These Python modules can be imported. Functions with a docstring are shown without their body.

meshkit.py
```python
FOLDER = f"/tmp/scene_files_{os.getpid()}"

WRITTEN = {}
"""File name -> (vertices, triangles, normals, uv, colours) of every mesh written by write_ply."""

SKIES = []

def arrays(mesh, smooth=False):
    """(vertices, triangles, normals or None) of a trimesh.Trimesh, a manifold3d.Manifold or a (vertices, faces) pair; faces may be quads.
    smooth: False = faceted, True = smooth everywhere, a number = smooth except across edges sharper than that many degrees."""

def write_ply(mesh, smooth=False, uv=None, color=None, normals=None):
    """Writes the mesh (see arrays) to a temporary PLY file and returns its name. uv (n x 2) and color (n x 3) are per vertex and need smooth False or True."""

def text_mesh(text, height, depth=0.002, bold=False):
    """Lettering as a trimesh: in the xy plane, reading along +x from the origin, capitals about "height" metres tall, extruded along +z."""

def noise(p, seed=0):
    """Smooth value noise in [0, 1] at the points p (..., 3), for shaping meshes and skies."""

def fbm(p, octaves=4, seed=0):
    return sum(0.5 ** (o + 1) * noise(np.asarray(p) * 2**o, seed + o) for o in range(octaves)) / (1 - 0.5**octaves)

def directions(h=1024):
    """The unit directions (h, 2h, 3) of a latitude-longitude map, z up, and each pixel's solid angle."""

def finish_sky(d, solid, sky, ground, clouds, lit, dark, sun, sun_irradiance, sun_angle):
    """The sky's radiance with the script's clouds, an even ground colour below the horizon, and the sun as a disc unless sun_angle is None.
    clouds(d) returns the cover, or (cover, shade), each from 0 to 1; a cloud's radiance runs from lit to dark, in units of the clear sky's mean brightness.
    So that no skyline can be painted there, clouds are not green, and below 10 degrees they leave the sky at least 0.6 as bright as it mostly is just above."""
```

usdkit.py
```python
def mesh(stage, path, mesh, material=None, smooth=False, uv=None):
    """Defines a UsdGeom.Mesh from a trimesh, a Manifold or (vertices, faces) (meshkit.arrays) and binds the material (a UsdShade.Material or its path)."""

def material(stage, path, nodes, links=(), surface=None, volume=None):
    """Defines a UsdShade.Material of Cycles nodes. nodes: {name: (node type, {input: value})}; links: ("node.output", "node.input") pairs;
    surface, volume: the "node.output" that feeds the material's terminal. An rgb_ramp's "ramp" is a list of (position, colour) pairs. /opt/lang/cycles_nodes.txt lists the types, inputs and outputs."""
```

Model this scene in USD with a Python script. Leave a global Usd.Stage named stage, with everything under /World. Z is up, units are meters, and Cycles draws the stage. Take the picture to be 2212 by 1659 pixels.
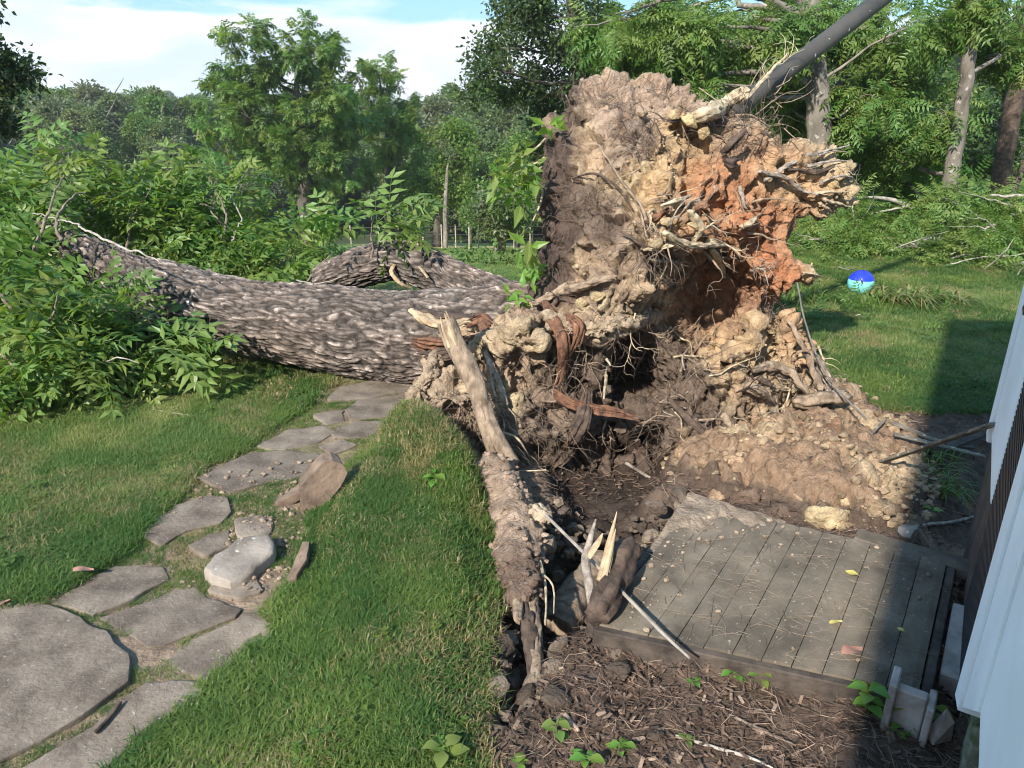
import math, random
import numpy as np
import trimesh, usdkit
from meshkit import fbm, noise
from pxr import Gf, Sdf, Usd, UsdGeom, UsdLux, UsdShade, Vt
from scipy import ndimage
from scipy.interpolate import RBFInterpolator
from scipy.spatial.transform import Rotation as Rot
from shapely.geometry import Polygon, Point
import shapely

stage = Usd.Stage.CreateInMemory()
UsdGeom.SetStageUpAxis(stage, 'Z')
UsdGeom.SetStageMetersPerUnit(stage, 1.0)
world = UsdGeom.Xform.Define(stage, '/World')
stage.SetDefaultPrim(world.GetPrim())
UsdGeom.Scope.Define(stage, '/World/Looks')

# ---------------------------------------------------------------- camera, sky, sun, exposure
CAM_Z, PITCH, FPX = 1.7, math.radians(21.0), 1600.0
cam = UsdGeom.Camera.Define(stage, '/World/camera')
cam.AddTranslateOp().Set(Gf.Vec3d(0, 0, CAM_Z))
cam.AddRotateXOp().Set(90 - 21.0)
cam.CreateHorizontalApertureAttr(36.0)
cam.CreateVerticalApertureAttr(27.0)
cam.CreateFocalLengthAttr(36.0 * FPX / 2212)
cam.CreateClippingRangeAttr(Gf.Vec2f(0.05, 5000))
cam.CreateExposureAttr(2.15)

SUN_AZ = math.radians(180 + 30.0)      # direction towards the sun, clockwise from +y
SUN_EL = math.radians(36.0)
S = np.array([math.sin(SUN_AZ) * math.cos(SUN_EL), math.cos(SUN_AZ) * math.cos(SUN_EL), math.sin(SUN_EL)])
sun = UsdLux.DistantLight.Define(stage, '/World/sun')
sun.CreateIntensityAttr(0.52)
sun.CreateAngleAttr(1.2)
sun.CreateNormalizeAttr(True)
sun.CreateColorAttr(Gf.Vec3f(1.0, 0.93, 0.82))
sun.AddRotateXYZOp().Set(Gf.Vec3f(90 - math.degrees(SUN_EL), 0, 180 - math.degrees(SUN_AZ)))

sky = UsdLux.DomeLight.Define(stage, '/World/sky')
sky.GetPrim().SetCustomDataByKey('kind', 'structure')
sky_mat = usdkit.material(stage, '/World/Looks/sky', {
    'sky': ('sky_texture', {'sky_type': 'single_scattering', 'sun_disc': False, 'sun_elevation': SUN_EL, 'sun_rotation': SUN_AZ % (2 * math.pi), 'aerosol_density': 1.2}),
    'tc': ('texture_coordinate', {}),
    'sep': ('separate_xyz', {}),
    'mp': ('mapping', {'scale': (2.2, 2.2, 8.0), 'location': (3.1, 0.4, 0.2)}),
    'n': ('noise_texture', {'scale': 1.6, 'detail': 7, 'roughness': 0.55, 'distortion': 0.4}),
    'lim': ('map_range', {'value': 0.0, 'from_min': 0.068, 'from_max': 0.094, 'to_min': 0.30, 'to_max': -0.11, 'clamp': True}),
    'add': ('math', {'math_type': 'add'}),
    'r': ('map_range', {'from_min': 0.44, 'from_max': 0.58, 'to_min': 0.0, 'to_max': 0.94, 'clamp': True, 'range_type': 'smoothstep'}),
    'n2': ('noise_texture', {'scale': 3.0, 'detail': 5}),
    'cr': ('rgb_ramp', {'ramp': [(0.36, (1.3, 1.5, 1.85)), (0.58, (1.85, 1.86, 1.92))]}),
    'blue': ('mix_color', {'fac': 0.88, 'b': (0.25, 0.76, 1.36), 'use_clamp': False}),
    'mix': ('mix_color', {'use_clamp': False}),
    'bg': ('background_shader', {'strength': 0.15}),
}, [('tc.generated', 'sep.vector'), ('sep.z', 'lim.value'), ('tc.generated', 'mp.vector'), ('mp.vector', 'n.vector'), ('n.fac', 'add.value1'), ('lim.result', 'add.value2'),
    ('mp.vector', 'n2.vector'), ('n2.fac', 'cr.fac'),
    ('add.value', 'r.value'), ('r.result', 'mix.fac'), ('sky.color', 'blue.a'), ('blue.result', 'mix.a'), ('cr.color', 'mix.b'), ('mix.result', 'bg.color')], surface='bg.background')
UsdShade.MaterialBindingAPI.Apply(sky.GetPrim()).Bind(sky_mat)

# ---------------------------------------------------------------- helpers
rng = np.random.default_rng(7)
cp, sp = math.cos(PITCH), math.sin(PITCH)

def P(u, v, y):
    """The point at distance y (metres north of the camera) seen at u, v of a 2212 x 1659 view."""
    a, b = (u - 1106) / FPX, (v - 829.5) / FPX
    d = np.array([a, cp - b * sp, -sp - b * cp])
    return np.array([0, 0, CAM_Z]) + d * (y / d[1])

def G(u, v, z=0.0):
    a, b = (u - 1106) / FPX, (v - 829.5) / FPX
    d = np.array([a, cp - b * sp, -sp - b * cp])
    return np.array([0, 0, CAM_Z]) + d * ((z - CAM_Z) / d[2])

def to_uv(p):
    p = np.asarray(p, float)
    x, y, z = p[..., 0], p[..., 1], p[..., 2] - CAM_Z
    dep = np.maximum(y * cp - z * sp, 0.05)
    up = y * sp + z * cp
    return 1106 + FPX * x / dep, 829.5 - FPX * up / dep

def GP(pts, z=0.0):
    return Polygon([tuple(G(u, v, z)[:2]) for u, v in pts]).buffer(0)

used = {}
def path_for(name, parent=None):
    base = (str(parent.GetPath()) if parent is not None else '/World') + '/' + name
    n = used.get(base, 0)
    used[base] = n + 1
    return base if n == 0 else f'{base}_{n:03d}'

def tag(prim, label=None, cat=None, group=None, kind=None):
    p = prim.GetPrim() if hasattr(prim, 'GetPrim') else prim
    for k, t in (('label', label), ('category', cat), ('group', group), ('kind', kind)):
        if t:
            p.SetCustomDataByKey(k, t)
    return p

def thing(name, label=None, cat=None, loc=(0, 0, 0), rotz=0.0, group=None, kind=None):
    x = UsdGeom.Xform.Define(stage, path_for(name))
    x.AddTranslateOp().Set(Gf.Vec3d(*map(float, loc)))
    x.AddRotateZOp().Set(float(math.degrees(rotz)))
    return tag(x, label, cat, group, kind)

def obj(name, mesh, m, parent=None, smooth=False, color=None, label=None, cat=None, group=None, kind=None):
    g = usdkit.mesh(stage, path_for(name, parent), mesh, M[m] if isinstance(m, str) else m, smooth)
    if color is not None:
        pv = UsdGeom.PrimvarsAPI(g).CreatePrimvar('tint', Sdf.ValueTypeNames.Float3Array, 'vertex')
        pv.Set(Vt.Vec3fArray.FromNumpy(np.asarray(color, np.float32)))
    return tag(g, label, cat, group, kind)

def merge(ms):
    """Joins (verts, faces[, colours]) lists."""
    v, f, c, n = [], [], [], 0
    for m in ms:
        if not isinstance(m, (tuple, list)):
            m = (np.array(m.vertices), np.array(m.faces))
        v.append(m[0]); f.append(m[1] + n); n += len(m[0])
        if len(m) > 2:
            c.append(m[2])
    out = (np.vstack(v), np.vstack(f))
    return out + (np.vstack(c),) if c else out

def instancer(name, protos, pos, quat, scale, idx, parent=None):
    """protos: list of (mesh, material, smooth); quat rows x y z w."""
    pi = UsdGeom.PointInstancer.Define(stage, path_for(name, parent))
    root = str(pi.GetPath())
    targets = []
    for i, pr in enumerate(protos):
        g = usdkit.mesh(stage, f'{root}/piece_{i:03d}', pr[0], M[pr[1]], pr[2] if len(pr) > 2 else False)
        targets.append(g.GetPath())
    pi.CreatePrototypesRel().SetTargets(targets)
    pi.CreateProtoIndicesAttr(Vt.IntArray.FromNumpy(np.asarray(idx, np.int32)))
    pi.CreatePositionsAttr(Vt.Vec3fArray.FromNumpy(np.asarray(pos, np.float32)))
    q = np.asarray(quat, np.float32)
    pi.CreateOrientationsAttr(Vt.QuathArray([Gf.Quath(float(a[3]), float(a[0]), float(a[1]), float(a[2])) for a in q]))
    s = np.asarray(scale, np.float32)
    pi.CreateScalesAttr(Vt.Vec3fArray.FromNumpy(s if s.ndim == 2 else np.repeat(s[:, None], 3, 1)))
    return pi.GetPrim()

def frames(d, up=None, roll=None):
    """Quaternions taking +x to the rows of d with local z near up."""
    d = np.asarray(d, float)
    d = d / np.linalg.norm(d, axis=1, keepdims=True)
    up = np.tile([0, 0, 1.0], (len(d), 1)) if up is None else up
    y = np.cross(up, d)
    bad = np.linalg.norm(y, axis=1) < 1e-3
    y[bad] = [0, 1, 0]
    y /= np.linalg.norm(y, axis=1, keepdims=True)
    z = np.cross(d, y)
    r = Rot.from_matrix(np.stack([d, y, z], 2))
    if roll is not None:
        r = r * Rot.from_euler('x', roll)
    return r.as_quat()

def smooth_path(pts, n):
    pts = np.asarray(pts, float)
    if len(pts) == 2:
        t = np.linspace(0, 1, n)[:, None]
        return pts[0] * (1 - t) + pts[1] * t
    q = np.vstack([2 * pts[0] - pts[1], pts, 2 * pts[-1] - pts[-2]])
    out = []
    for t in np.linspace(0, len(pts) - 1 - 1e-9, n):
        i = int(t); a = t - i
        p0, p1, p2, p3 = q[i:i + 4]
        out.append(0.5 * (2 * p1 + (p2 - p0) * a + (2 * p0 - 5 * p1 + 4 * p2 - p3) * a * a + (3 * p1 - p0 - 3 * p2 + p3) * a ** 3))
    return np.array(out)

def tube(pts, radii, sides=8, n=None, rough=0.0, seed=0, cap=True, wobble=0.0, flat=None, groove=0.0):
    """A tapering, slightly knobbly limb along pts."""
    pts = np.asarray(pts, float)
    n = n or max(4, 4 * (len(pts) - 1))
    r0 = np.broadcast_to(radii, (len(pts),)) if np.ndim(radii) == 0 or len(radii) == len(pts) else np.interp(np.linspace(0, 1, len(pts)), np.linspace(0, 1, len(radii)), radii)
    c = smooth_path(pts, n)
    r = np.interp(np.linspace(0, 1, n), np.linspace(0, 1, len(pts)), r0)
    if wobble:
        c[1:-1] += (np.stack([fbm(c * 9 + k * 13.7, 3, seed + k) for k in range(3)], 1) - 0.5)[1:-1] * 2 * wobble
    t = np.gradient(c, axis=0); t /= np.linalg.norm(t, axis=1, keepdims=True) + 1e-12
    a = np.cross(t[0], [0, 0, 1.0] if abs(t[0][2]) < 0.9 else [1.0, 0, 0]); a /= np.linalg.norm(a)
    ang = np.arange(sides) * 2 * np.pi / sides
    V = []
    for i in range(n):
        a = a - t[i] * (a @ t[i]); a /= np.linalg.norm(a) + 1e-12
        b = np.cross(t[i], a)
        fa = 1.0 if flat is None else flat
        V.append(c[i] + r[i] * (np.cos(ang)[:, None] * a + fa * np.sin(ang)[:, None] * b))
    V = np.array(V)
    if rough:
        k = 0.55 / max(r.mean(), 0.004)
        nz = fbm(V * np.array([k, k, k]) , 3, seed) - 0.5
        V = c[:, None] + (V - c[:, None]) * (1 + 2 * rough * nz[..., None])
    if groove:
        s = np.r_[0, np.cumsum(np.linalg.norm(np.diff(c, axis=0), axis=1))]
        g = np.stack([np.broadcast_to((s * (0.35 / max(r.mean(), .004)))[:, None], (n, sides)), np.broadcast_to(np.cos(ang) * 2.3, (n, sides)), np.broadcast_to(np.sin(ang) * 2.3, (n, sides))], -1)
        kn = 1 - 2 * np.abs(noise(g * np.array([1, 1.6, 1.6]) + seed * .37, seed) - .5)
        ft_ = noise(g * np.array([3, 2.6, 2.6]) + 31, seed + 1)
        V = c[:, None] + (V - c[:, None]) * (1 + groove * (0.75 - 1.3 * kn[..., None] ** 3 + 0.7 * (ft_[..., None] - .5)))
        e = r[-1] * 2.2 * (noise(np.stack([np.cos(ang) * 2.2, np.sin(ang) * 2.2, ang * 0], -1) + seed, seed + 2) - .35)
        V[-1] += t[-1] * e[:, None]; V[-2] += t[-1] * e[:, None] * .4
    V = V.reshape(-1, 3)
    i, j = np.meshgrid(np.arange(n - 1), np.arange(sides), indexing='ij')
    q = np.stack([i * sides + j, i * sides + (j + 1) % sides, (i + 1) * sides + (j + 1) % sides, (i + 1) * sides + j], -1).reshape(-1, 4)
    f = np.vstack([q[:, [0, 1, 2]], q[:, [0, 2, 3]]])
    if cap:
        m = len(V)
        V = np.vstack([V, c[0] - t[0] * r[0] * 0.25, c[-1] + t[-1] * r[-1] * 0.25])
        k = np.arange(sides)
        f = np.vstack([f, np.stack([np.full(sides, m), (k + 1) % sides, k], 1), np.stack([np.full(sides, m + 1), (n - 1) * sides + k, (n - 1) * sides + (k + 1) % sides], 1)])
    return V, f

def box(lo, hi, bev=0.0):
    import manifold3d as mf
    lo, hi = np.asarray(lo, float), np.asarray(hi, float)
    if not bev:
        b = trimesh.creation.box(hi - lo); b.apply_translation((lo + hi) / 2)
        return np.array(b.vertices), np.array(b.faces)
    e = []
    for ax in range(3):
        l, h = lo + bev, hi - bev
        l = l.copy(); h = h.copy(); l[ax] = lo[ax]; h[ax] = hi[ax]
        b = trimesh.creation.box(h - l); b.apply_translation((l + h) / 2); e.append(b.vertices)
    hull = trimesh.convex.convex_hull(np.vstack(e))
    return np.array(hull.vertices), np.array(hull.faces)

def frame_box(o, dx, dy, lo, hi, bev=0.0):
    """A box in the frame at o with axes dx, dy, up."""
    v, f = box(lo, hi, bev)
    dz = np.cross(dx, dy)
    return np.asarray(o) + v[:, :1] * dx + v[:, 1:2] * dy + v[:, 2:] * dz, f

ICO = [trimesh.creation.icosphere(k) for k in range(4)]
def rock(size, seed, sub=1, amp=0.45, flat=1.0):
    v = np.array(ICO[sub].vertices)
    r = np.random.default_rng(seed)
    cuts = r.normal(size=(11, 3)); cuts /= np.linalg.norm(cuts, axis=1, keepdims=True)
    d = 1 + amp * (fbm(v * 1.6 + seed * 3.1, 3, seed) - 0.5) * 2
    for c in cuts:                                   # broken flat faces
        lim = r.uniform(0.5, 0.85)
        s = v @ c
        d = np.where(s * d > lim, lim / np.maximum(s, 1e-6), d)
    v = v * d[:, None] * np.array([1, r.uniform(0.65, 1), flat * r.uniform(0.6, 0.9)])
    return v * size, np.array(ICO[sub].faces)

def slab(poly, z0, z1, bev=0.012, seed=0, step=0.05, lump=0.006):
    """A flat stone: a shapely outline between z0 and z1 with worn edges and a slightly uneven top."""
    poly = poly.segmentize(step)
    ring = np.array(poly.exterior.coords)[:-1]
    if Polygon(ring).exterior.is_ccw is False:
        ring = ring[::-1]
    ring = ring + (np.stack([fbm(np.c_[ring * 9, np.full(len(ring), k)], 3, seed + k) for k in (0, 1)], 1) - 0.5) * 0.03
    cen = ring.mean(0)
    def ins(k):
        pp = ring - cen
        return cen + pp * np.maximum(0, 1 - k / np.linalg.norm(pp, axis=1, keepdims=True))
    layers = [(ring, z0), (ring, z1 - bev), (ins(bev * 0.5), z1 - bev * 0.25), (ins(bev * 1.6), z1)]
    for k in (0.75, 0.5, 0.25):
        layers.append((cen + (ins(bev * 1.6) - cen) * k, z1))
    n = len(ring); V = []
    for i, (p, z) in enumerate(layers):
        zz = np.full(n, z)
        if i >= 1:
            zz = zz + (fbm(np.c_[p * 4, np.zeros(n)], 4, seed) - 0.5) * 2 * lump
        V.append(np.c_[p, zz])
    V.append([[*cen, z1]])
    V = np.vstack(V)
    k = np.arange(n); F = []
    for i in range(len(layers) - 1):
        a, b = i * n + k, i * n + (k + 1) % n
        F += [np.stack([a, b, b + n], 1), np.stack([a, b + n, a + n], 1)]
    a, b = (len(layers) - 1) * n + k, (len(layers) - 1) * n + (k + 1) % n
    F.append(np.stack([a, b, np.full(n, len(V) - 1)], 1))
    return V, np.vstack(F)

# ---------------------------------------------------------------- materials
M = {}
def mat(name, c0, c1, scale=8.0, detail=5.0, rough=0.85, bump=0.5, bdist=0.01, bscale=60.0, stretch=None, tint=False, spec=0.25, lo=0.35, hi=0.65, spots=None, world=True, voro=0.0, vscale=25.0, random=0.0, third=None):
    """A two-tone mottled surface with fine relief; tint multiplies in the mesh's own colours."""
    n = {'g': ('geometry', {}), 'tc': ('texture_coordinate', {}), 'mp': ('mapping', {'scale': stretch or (1, 1, 1)}),
         'n': ('noise_texture', {'scale': scale, 'detail': detail, 'roughness': 0.6}), 'r': ('rgb_ramp', {'ramp': [(lo, c0), (hi, c1)] + ([(min(0.95, hi + 0.15), third)] if third else [])}),
         'b1': ('noise_texture', {'scale': bscale, 'detail': 6, 'roughness': 0.65}), 'bump': ('bump', {'strength': bump, 'distance': bdist}),
         'p': ('principled_bsdf', {'roughness': rough, 'specular_ior_level': spec})}
    l = [(('g.position' if world else 'tc.object'), 'mp.vector'), ('mp.vector', 'n.vector'), ('n.fac', 'r.fac'), ('mp.vector', 'b1.vector'), ('bump.normal', 'p.normal')]
    out, hgt = 'r.color', 'b1.fac'
    if voro:
        n['vo'] = ('voronoi_texture', {'scale': vscale, 'feature': 'f1'})
        n['vm'] = ('math', {'math_type': 'multiply', 'value2': -voro})
        n['va'] = ('math', {'math_type': 'add'})
        l += [('mp.vector', 'vo.vector'), ('vo.distance', 'vm.value1'), ('vm.value', 'va.value1'), ('b1.fac', 'va.value2')]
        hgt = 'va.value'
    if spots:
        col, sscale, thr = spots
        n['sv'] = ('noise_texture', {'scale': sscale, 'detail': 3, 'roughness': 0.5})
        n['sm'] = ('map_range', {'from_min': thr, 'from_max': thr + 0.04, 'to_min': 0, 'to_max': 1, 'clamp': True})
        n['sx'] = ('mix_color', {'b': col})
        l += [('g.position', 'sv.vector'), ('sv.fac', 'sm.value'), ('sm.result', 'sx.fac'), (out, 'sx.a')]
        out = 'sx.result'
    if random:
        n['oi'] = ('object_info', {})
        n['om'] = ('map_range', {'to_min': 1 - random, 'to_max': 1 + random})
        n['hv'] = ('hsv', {})
        l += [('oi.random', 'om.value'), ('om.result', 'hv.value'), (out, 'hv.color')]
        out = 'hv.color'
    if tint:
        n['at'] = ('attribute', {'attribute': 'tint'})
        n['mu'] = ('mix_color', {'blend_type': 'multiply', 'fac': 1.0, 'use_clamp': False})
        l += [('at.color', 'mu.a'), (out, 'mu.b')]
        out = 'mu.result'
    l += [(out, 'p.base_color'), (hgt, 'bump.height')]
    M[name] = usdkit.material(stage, '/World/Looks/' + name, n, l, surface='p.BSDF')

def leaf_mat(name, c, vary=0.3, trans=0.4, rough=0.42, patch=None, pscale=2.0, hue=0.03, spec=0.35):
    n = {'g': ('geometry', {}), 'oi': ('object_info', {}), 'hv': ('hsv', {'color': c}),
         'mr': ('map_range', {'to_min': 1 - vary, 'to_max': 1 + vary}), 'mh': ('map_range', {'to_min': 0.5 - hue, 'to_max': 0.5 + hue}),
         'p': ('principled_bsdf', {'roughness': rough, 'specular_ior_level': spec}), 't': ('translucent_bsdf', {}), 'mx': ('mix_closure', {'fac': trans}),
         'tm': ('mix_color', {'blend_type': 'multiply', 'fac': 1.0, 'b': (1.5, 1.45, 0.5), 'use_clamp': False})}
    l = [('g.random_per_island', 'mr.value'), ('oi.random', 'mh.value'), ('mr.result', 'hv.value'), ('mh.result', 'hv.hue')]
    out = 'hv.color'
    if patch:
        n['pn'] = ('noise_texture', {'scale': pscale, 'detail': 4})
        n['pr'] = ('map_range', {'from_min': 0.47, 'from_max': 0.66, 'clamp': True})
        n['pm'] = ('mix_color', {'b': patch})
        l += [('g.position', 'pn.vector'), ('pn.fac', 'pr.value'), ('pr.result', 'pm.fac'), (out, 'pm.a')]
        out = 'pm.result'
    l += [(out, 'p.base_color'), (out, 'tm.a'), ('tm.result', 't.color'), ('p.BSDF', 'mx.closure1'), ('t.BSDF', 'mx.closure2')]
    M[name] = usdkit.material(stage, '/World/Looks/' + name, n, l, surface='mx.closure')

mat('ground', (0.66, 0.66, 0.66), (1.3, 1.3, 1.3), 14, bump=0.9, bdist=0.02, bscale=38, tint=True, spec=0.1)
mat('soil', (0.72, 0.70, 0.68), (1.3, 1.3, 1.3), 22, 8, bump=1.0, bdist=0.02, bscale=75, tint=True, spec=0.1, rough=0.95, voro=0.22, vscale=55)
mat('bark', (0.10, 0.078, 0.066), (0.27, 0.215, 0.185), 9, 7, bump=0.9, bdist=0.015, bscale=55, stretch=(0.4, 1, 1), spec=0.2, spots=((0.36, 0.32, 0.29), 13, 0.62))
mat('tree_bark', (0.05, 0.042, 0.036), (0.13, 0.11, 0.095), 5, 6, bump=1.0, bdist=0.03, bscale=22, stretch=(1, 1, 0.25))
mat('pale_bark', (0.10, 0.085, 0.07), (0.24, 0.21, 0.175), 6, 6, bump=0.9, bdist=0.02, bscale=26, stretch=(1, 1, 0.3), spots=((0.30, 0.275, 0.24), 14, 0.62))
mat('white_bark', (0.25, 0.235, 0.205), (0.48, 0.455, 0.41), 3, 5, bump=0.5, bdist=0.02, bscale=12)
mat('twig', (0.10, 0.075, 0.055), (0.24, 0.19, 0.15), 20, 4, bump=0.4, bdist=0.004, bscale=120)
mat('grey_twig', (0.22, 0.19, 0.165), (0.42, 0.38, 0.33), 16, 4, bump=0.4, bdist=0.004, bscale=120)
mat('root', (0.13, 0.095, 0.068), (0.33, 0.25, 0.18), 30, 6, bump=0.8, bdist=0.008, bscale=80, stretch=(1, 1, 0.5))
mat('dark_root', (0.045, 0.032, 0.026), (0.12, 0.085, 0.065), 24, 6, bump=0.9, bdist=0.008, bscale=80)
mat('pale_root', (0.22, 0.17, 0.115), (0.52, 0.43, 0.295), 30, 6, bump=0.8, bdist=0.006, bscale=90)
mat('grey_root', (0.14, 0.115, 0.095), (0.40, 0.345, 0.285), 30, 6, bump=0.9, bdist=0.008, bscale=90)
mat('red_wood', (0.06, 0.033, 0.024), (0.22, 0.108, 0.062), 30, 6, bump=1.0, bdist=0.008, bscale=70, stretch=(1, 1, 0.3), third=(0.42, 0.30, 0.19))
mat('split_wood', (0.26, 0.185, 0.11), (0.47, 0.365, 0.24), 20, 5, bump=0.7, bdist=0.004, bscale=90, stretch=(1, 1, 0.25))
mat('hair_root', (0.06, 0.043, 0.034), (0.17, 0.13, 0.10), 14, 3, bump=0)
mat('stone', (0.105, 0.082, 0.065), (0.235, 0.192, 0.152), 7, 9, bump=0.8, bdist=0.008, bscale=60, spots=((0.30, 0.27, 0.225), 75, 0.67), spec=0.15, third=(0.28, 0.235, 0.19), random=.16)
mat('brown_stone', (0.085, 0.06, 0.045), (0.235, 0.17, 0.125), 7, 7, bump=0.7, bdist=0.01, bscale=40)
mat('grey_stone', (0.15, 0.125, 0.105), (0.31, 0.27, 0.23), 7, 7, bump=0.6, bdist=0.008, bscale=50, spots=((0.46, 0.44, 0.36), 26, 0.66))
mat('pale_rock', (0.40, 0.33, 0.235), (0.60, 0.51, 0.38), 12, 6, bump=0.7, bdist=0.008, bscale=60)
mat('plank', (0.082, 0.068, 0.053), (0.18, 0.15, 0.115), 6, 9, bump=0.7, bdist=0.004, bscale=90, spots=((0.27, 0.235, 0.185), 60, 0.665), third=(0.27, 0.235, 0.19), random=0.08)
mat('concrete', (0.20, 0.17, 0.15), (0.40, 0.35, 0.32), 10, 7, bump=0.6, bdist=0.006, bscale=60)
mat('old_wood', (0.09, 0.075, 0.06), (0.235, 0.20, 0.155), 14, 6, bump=0.7, bdist=0.004, bscale=60, spots=((0.33, 0.34, 0.27), 30, 0.62))
mat('dark_wood', (0.035, 0.028, 0.024), (0.095, 0.075, 0.062), 14, 6, bump=0.7, bdist=0.005, bscale=60)
mat('mulch', (0.045, 0.03, 0.023), (0.14, 0.092, 0.068), 30, 4, bump=0.5, bdist=0.003, bscale=150, random=0.5)
mat('mulch_pale', (0.15, 0.105, 0.078), (0.30, 0.22, 0.165), 30, 4, bump=0.5, bdist=0.003, bscale=150, random=0.4)
mat('white_paint', (0.70, 0.71, 0.71), (0.80, 0.81, 0.81), 3, 3, rough=0.5, bump=0.06, bdist=0.003, bscale=30, spots=((0.55, 0.57, 0.5), 11, 0.72), spec=0.4)
mat('screen', (0.012, 0.012, 0.013), (0.025, 0.025, 0.026), 20, 2, rough=0.5, bump=0.1)
mat('black_plastic', (0.012, 0.012, 0.013), (0.02, 0.02, 0.021), 10, 2, rough=0.35, bump=0.05, spec=0.5)
mat('steel', (0.040, 0.036, 0.030), (0.068, 0.061, 0.051), 5, 6, rough=0.55, bump=0.1, bdist=0.003, bscale=60, spots=((0.42, 0.42, 0.40), 17, 0.685), spec=0.5)
mat('cable', (0.09, 0.085, 0.08), (0.16, 0.15, 0.14), 12, 3, rough=0.6, bump=0.05)
mat('white_rod', (0.19, 0.165, 0.14), (0.33, 0.295, 0.255), 20, 3, bump=0.2, bdist=0.002)
mat('roof', (0.05, 0.05, 0.052), (0.10, 0.098, 0.096), 6, 5, bump=0.5)
mat('moss', (0.08, 0.11, 0.04), (0.28, 0.27, 0.22), 20, 5, bump=0.8, bdist=0.01)
mat('ball_blue', (0.012, 0.02, 0.50), (0.02, 0.04, 0.66), 9, 2, rough=0.2, bump=0.0, spec=0.6)
mat('ball_aqua', (0.16, 0.52, 0.50), (0.21, 0.62, 0.58), 9, 2, rough=0.2, bump=0.0, spec=0.6)
mat('ball_red', (0.35, 0.03, 0.02), (0.45, 0.05, 0.03), 9, 2, rough=0.3, bump=0.0, spec=0.5)
mat('fence_wood', (0.26, 0.23, 0.18), (0.44, 0.40, 0.33), 9, 4, bump=0.4)
mat('pale_leaf_litter', (0.22, 0.115, 0.09), (0.32, 0.18, 0.14), 20, 3, bump=0.2)
mat('yellow_leaf', (0.36, 0.31, 0.09), (0.45, 0.40, 0.15), 20, 3, bump=0.1)

leaf_mat('grass_a', (0.112, 0.218, 0.050), 0.4, 0.35, patch=(0.15, 0.215, 0.05), pscale=1.7, spec=0.3, rough=0.5)
leaf_mat('grass_b', (0.195, 0.305, 0.082), 0.4, 0.35, patch=(0.24, 0.27, 0.095), pscale=2.6, spec=0.3, rough=0.5)
leaf_mat('grass_dry', (0.36, 0.31, 0.15), 0.3, 0.3, hue=0.01)
leaf_mat('leaf_mid', (0.155, 0.265, 0.055), 0.35, 0.42)
leaf_mat('leaf_light', (0.25, 0.37, 0.095), 0.35, 0.45)
leaf_mat('leaf_dark', (0.125, 0.210, 0.058), 0.35, 0.4)
leaf_mat('leaf_oak', (0.072, 0.115, 0.048), 0.35, 0.3)
leaf_mat('leaf_olive', (0.185, 0.245, 0.092), 0.35, 0.35)
leaf_mat('leaf_grey', (0.19, 0.23, 0.125), 0.35, 0.35)
leaf_mat('leaf_fresh', (0.19, 0.36, 0.065), 0.25, 0.45)
leaf_mat('leaf_yellow', (0.48, 0.42, 0.05), 0.2, 0.4)

# ---------------------------------------------------------------- ground
RX0, RX1, RY0, RY1, RS = -5.0, 4.6, 0.6, 9.0, 0.02
rxs, rys = np.arange(RX0, RX1, RS), np.arange(RY0, RY1, RS)
RGX, RGY = np.meshgrid(rxs, rys, indexing='ij')

def field(poly):
    """Signed distance in metres to a ground outline, positive inside."""
    m = shapely.contains_xy(poly, RGX, RGY)
    return (ndimage.distance_transform_edt(m) - ndimage.distance_transform_edt(~m)) * RS

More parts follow.
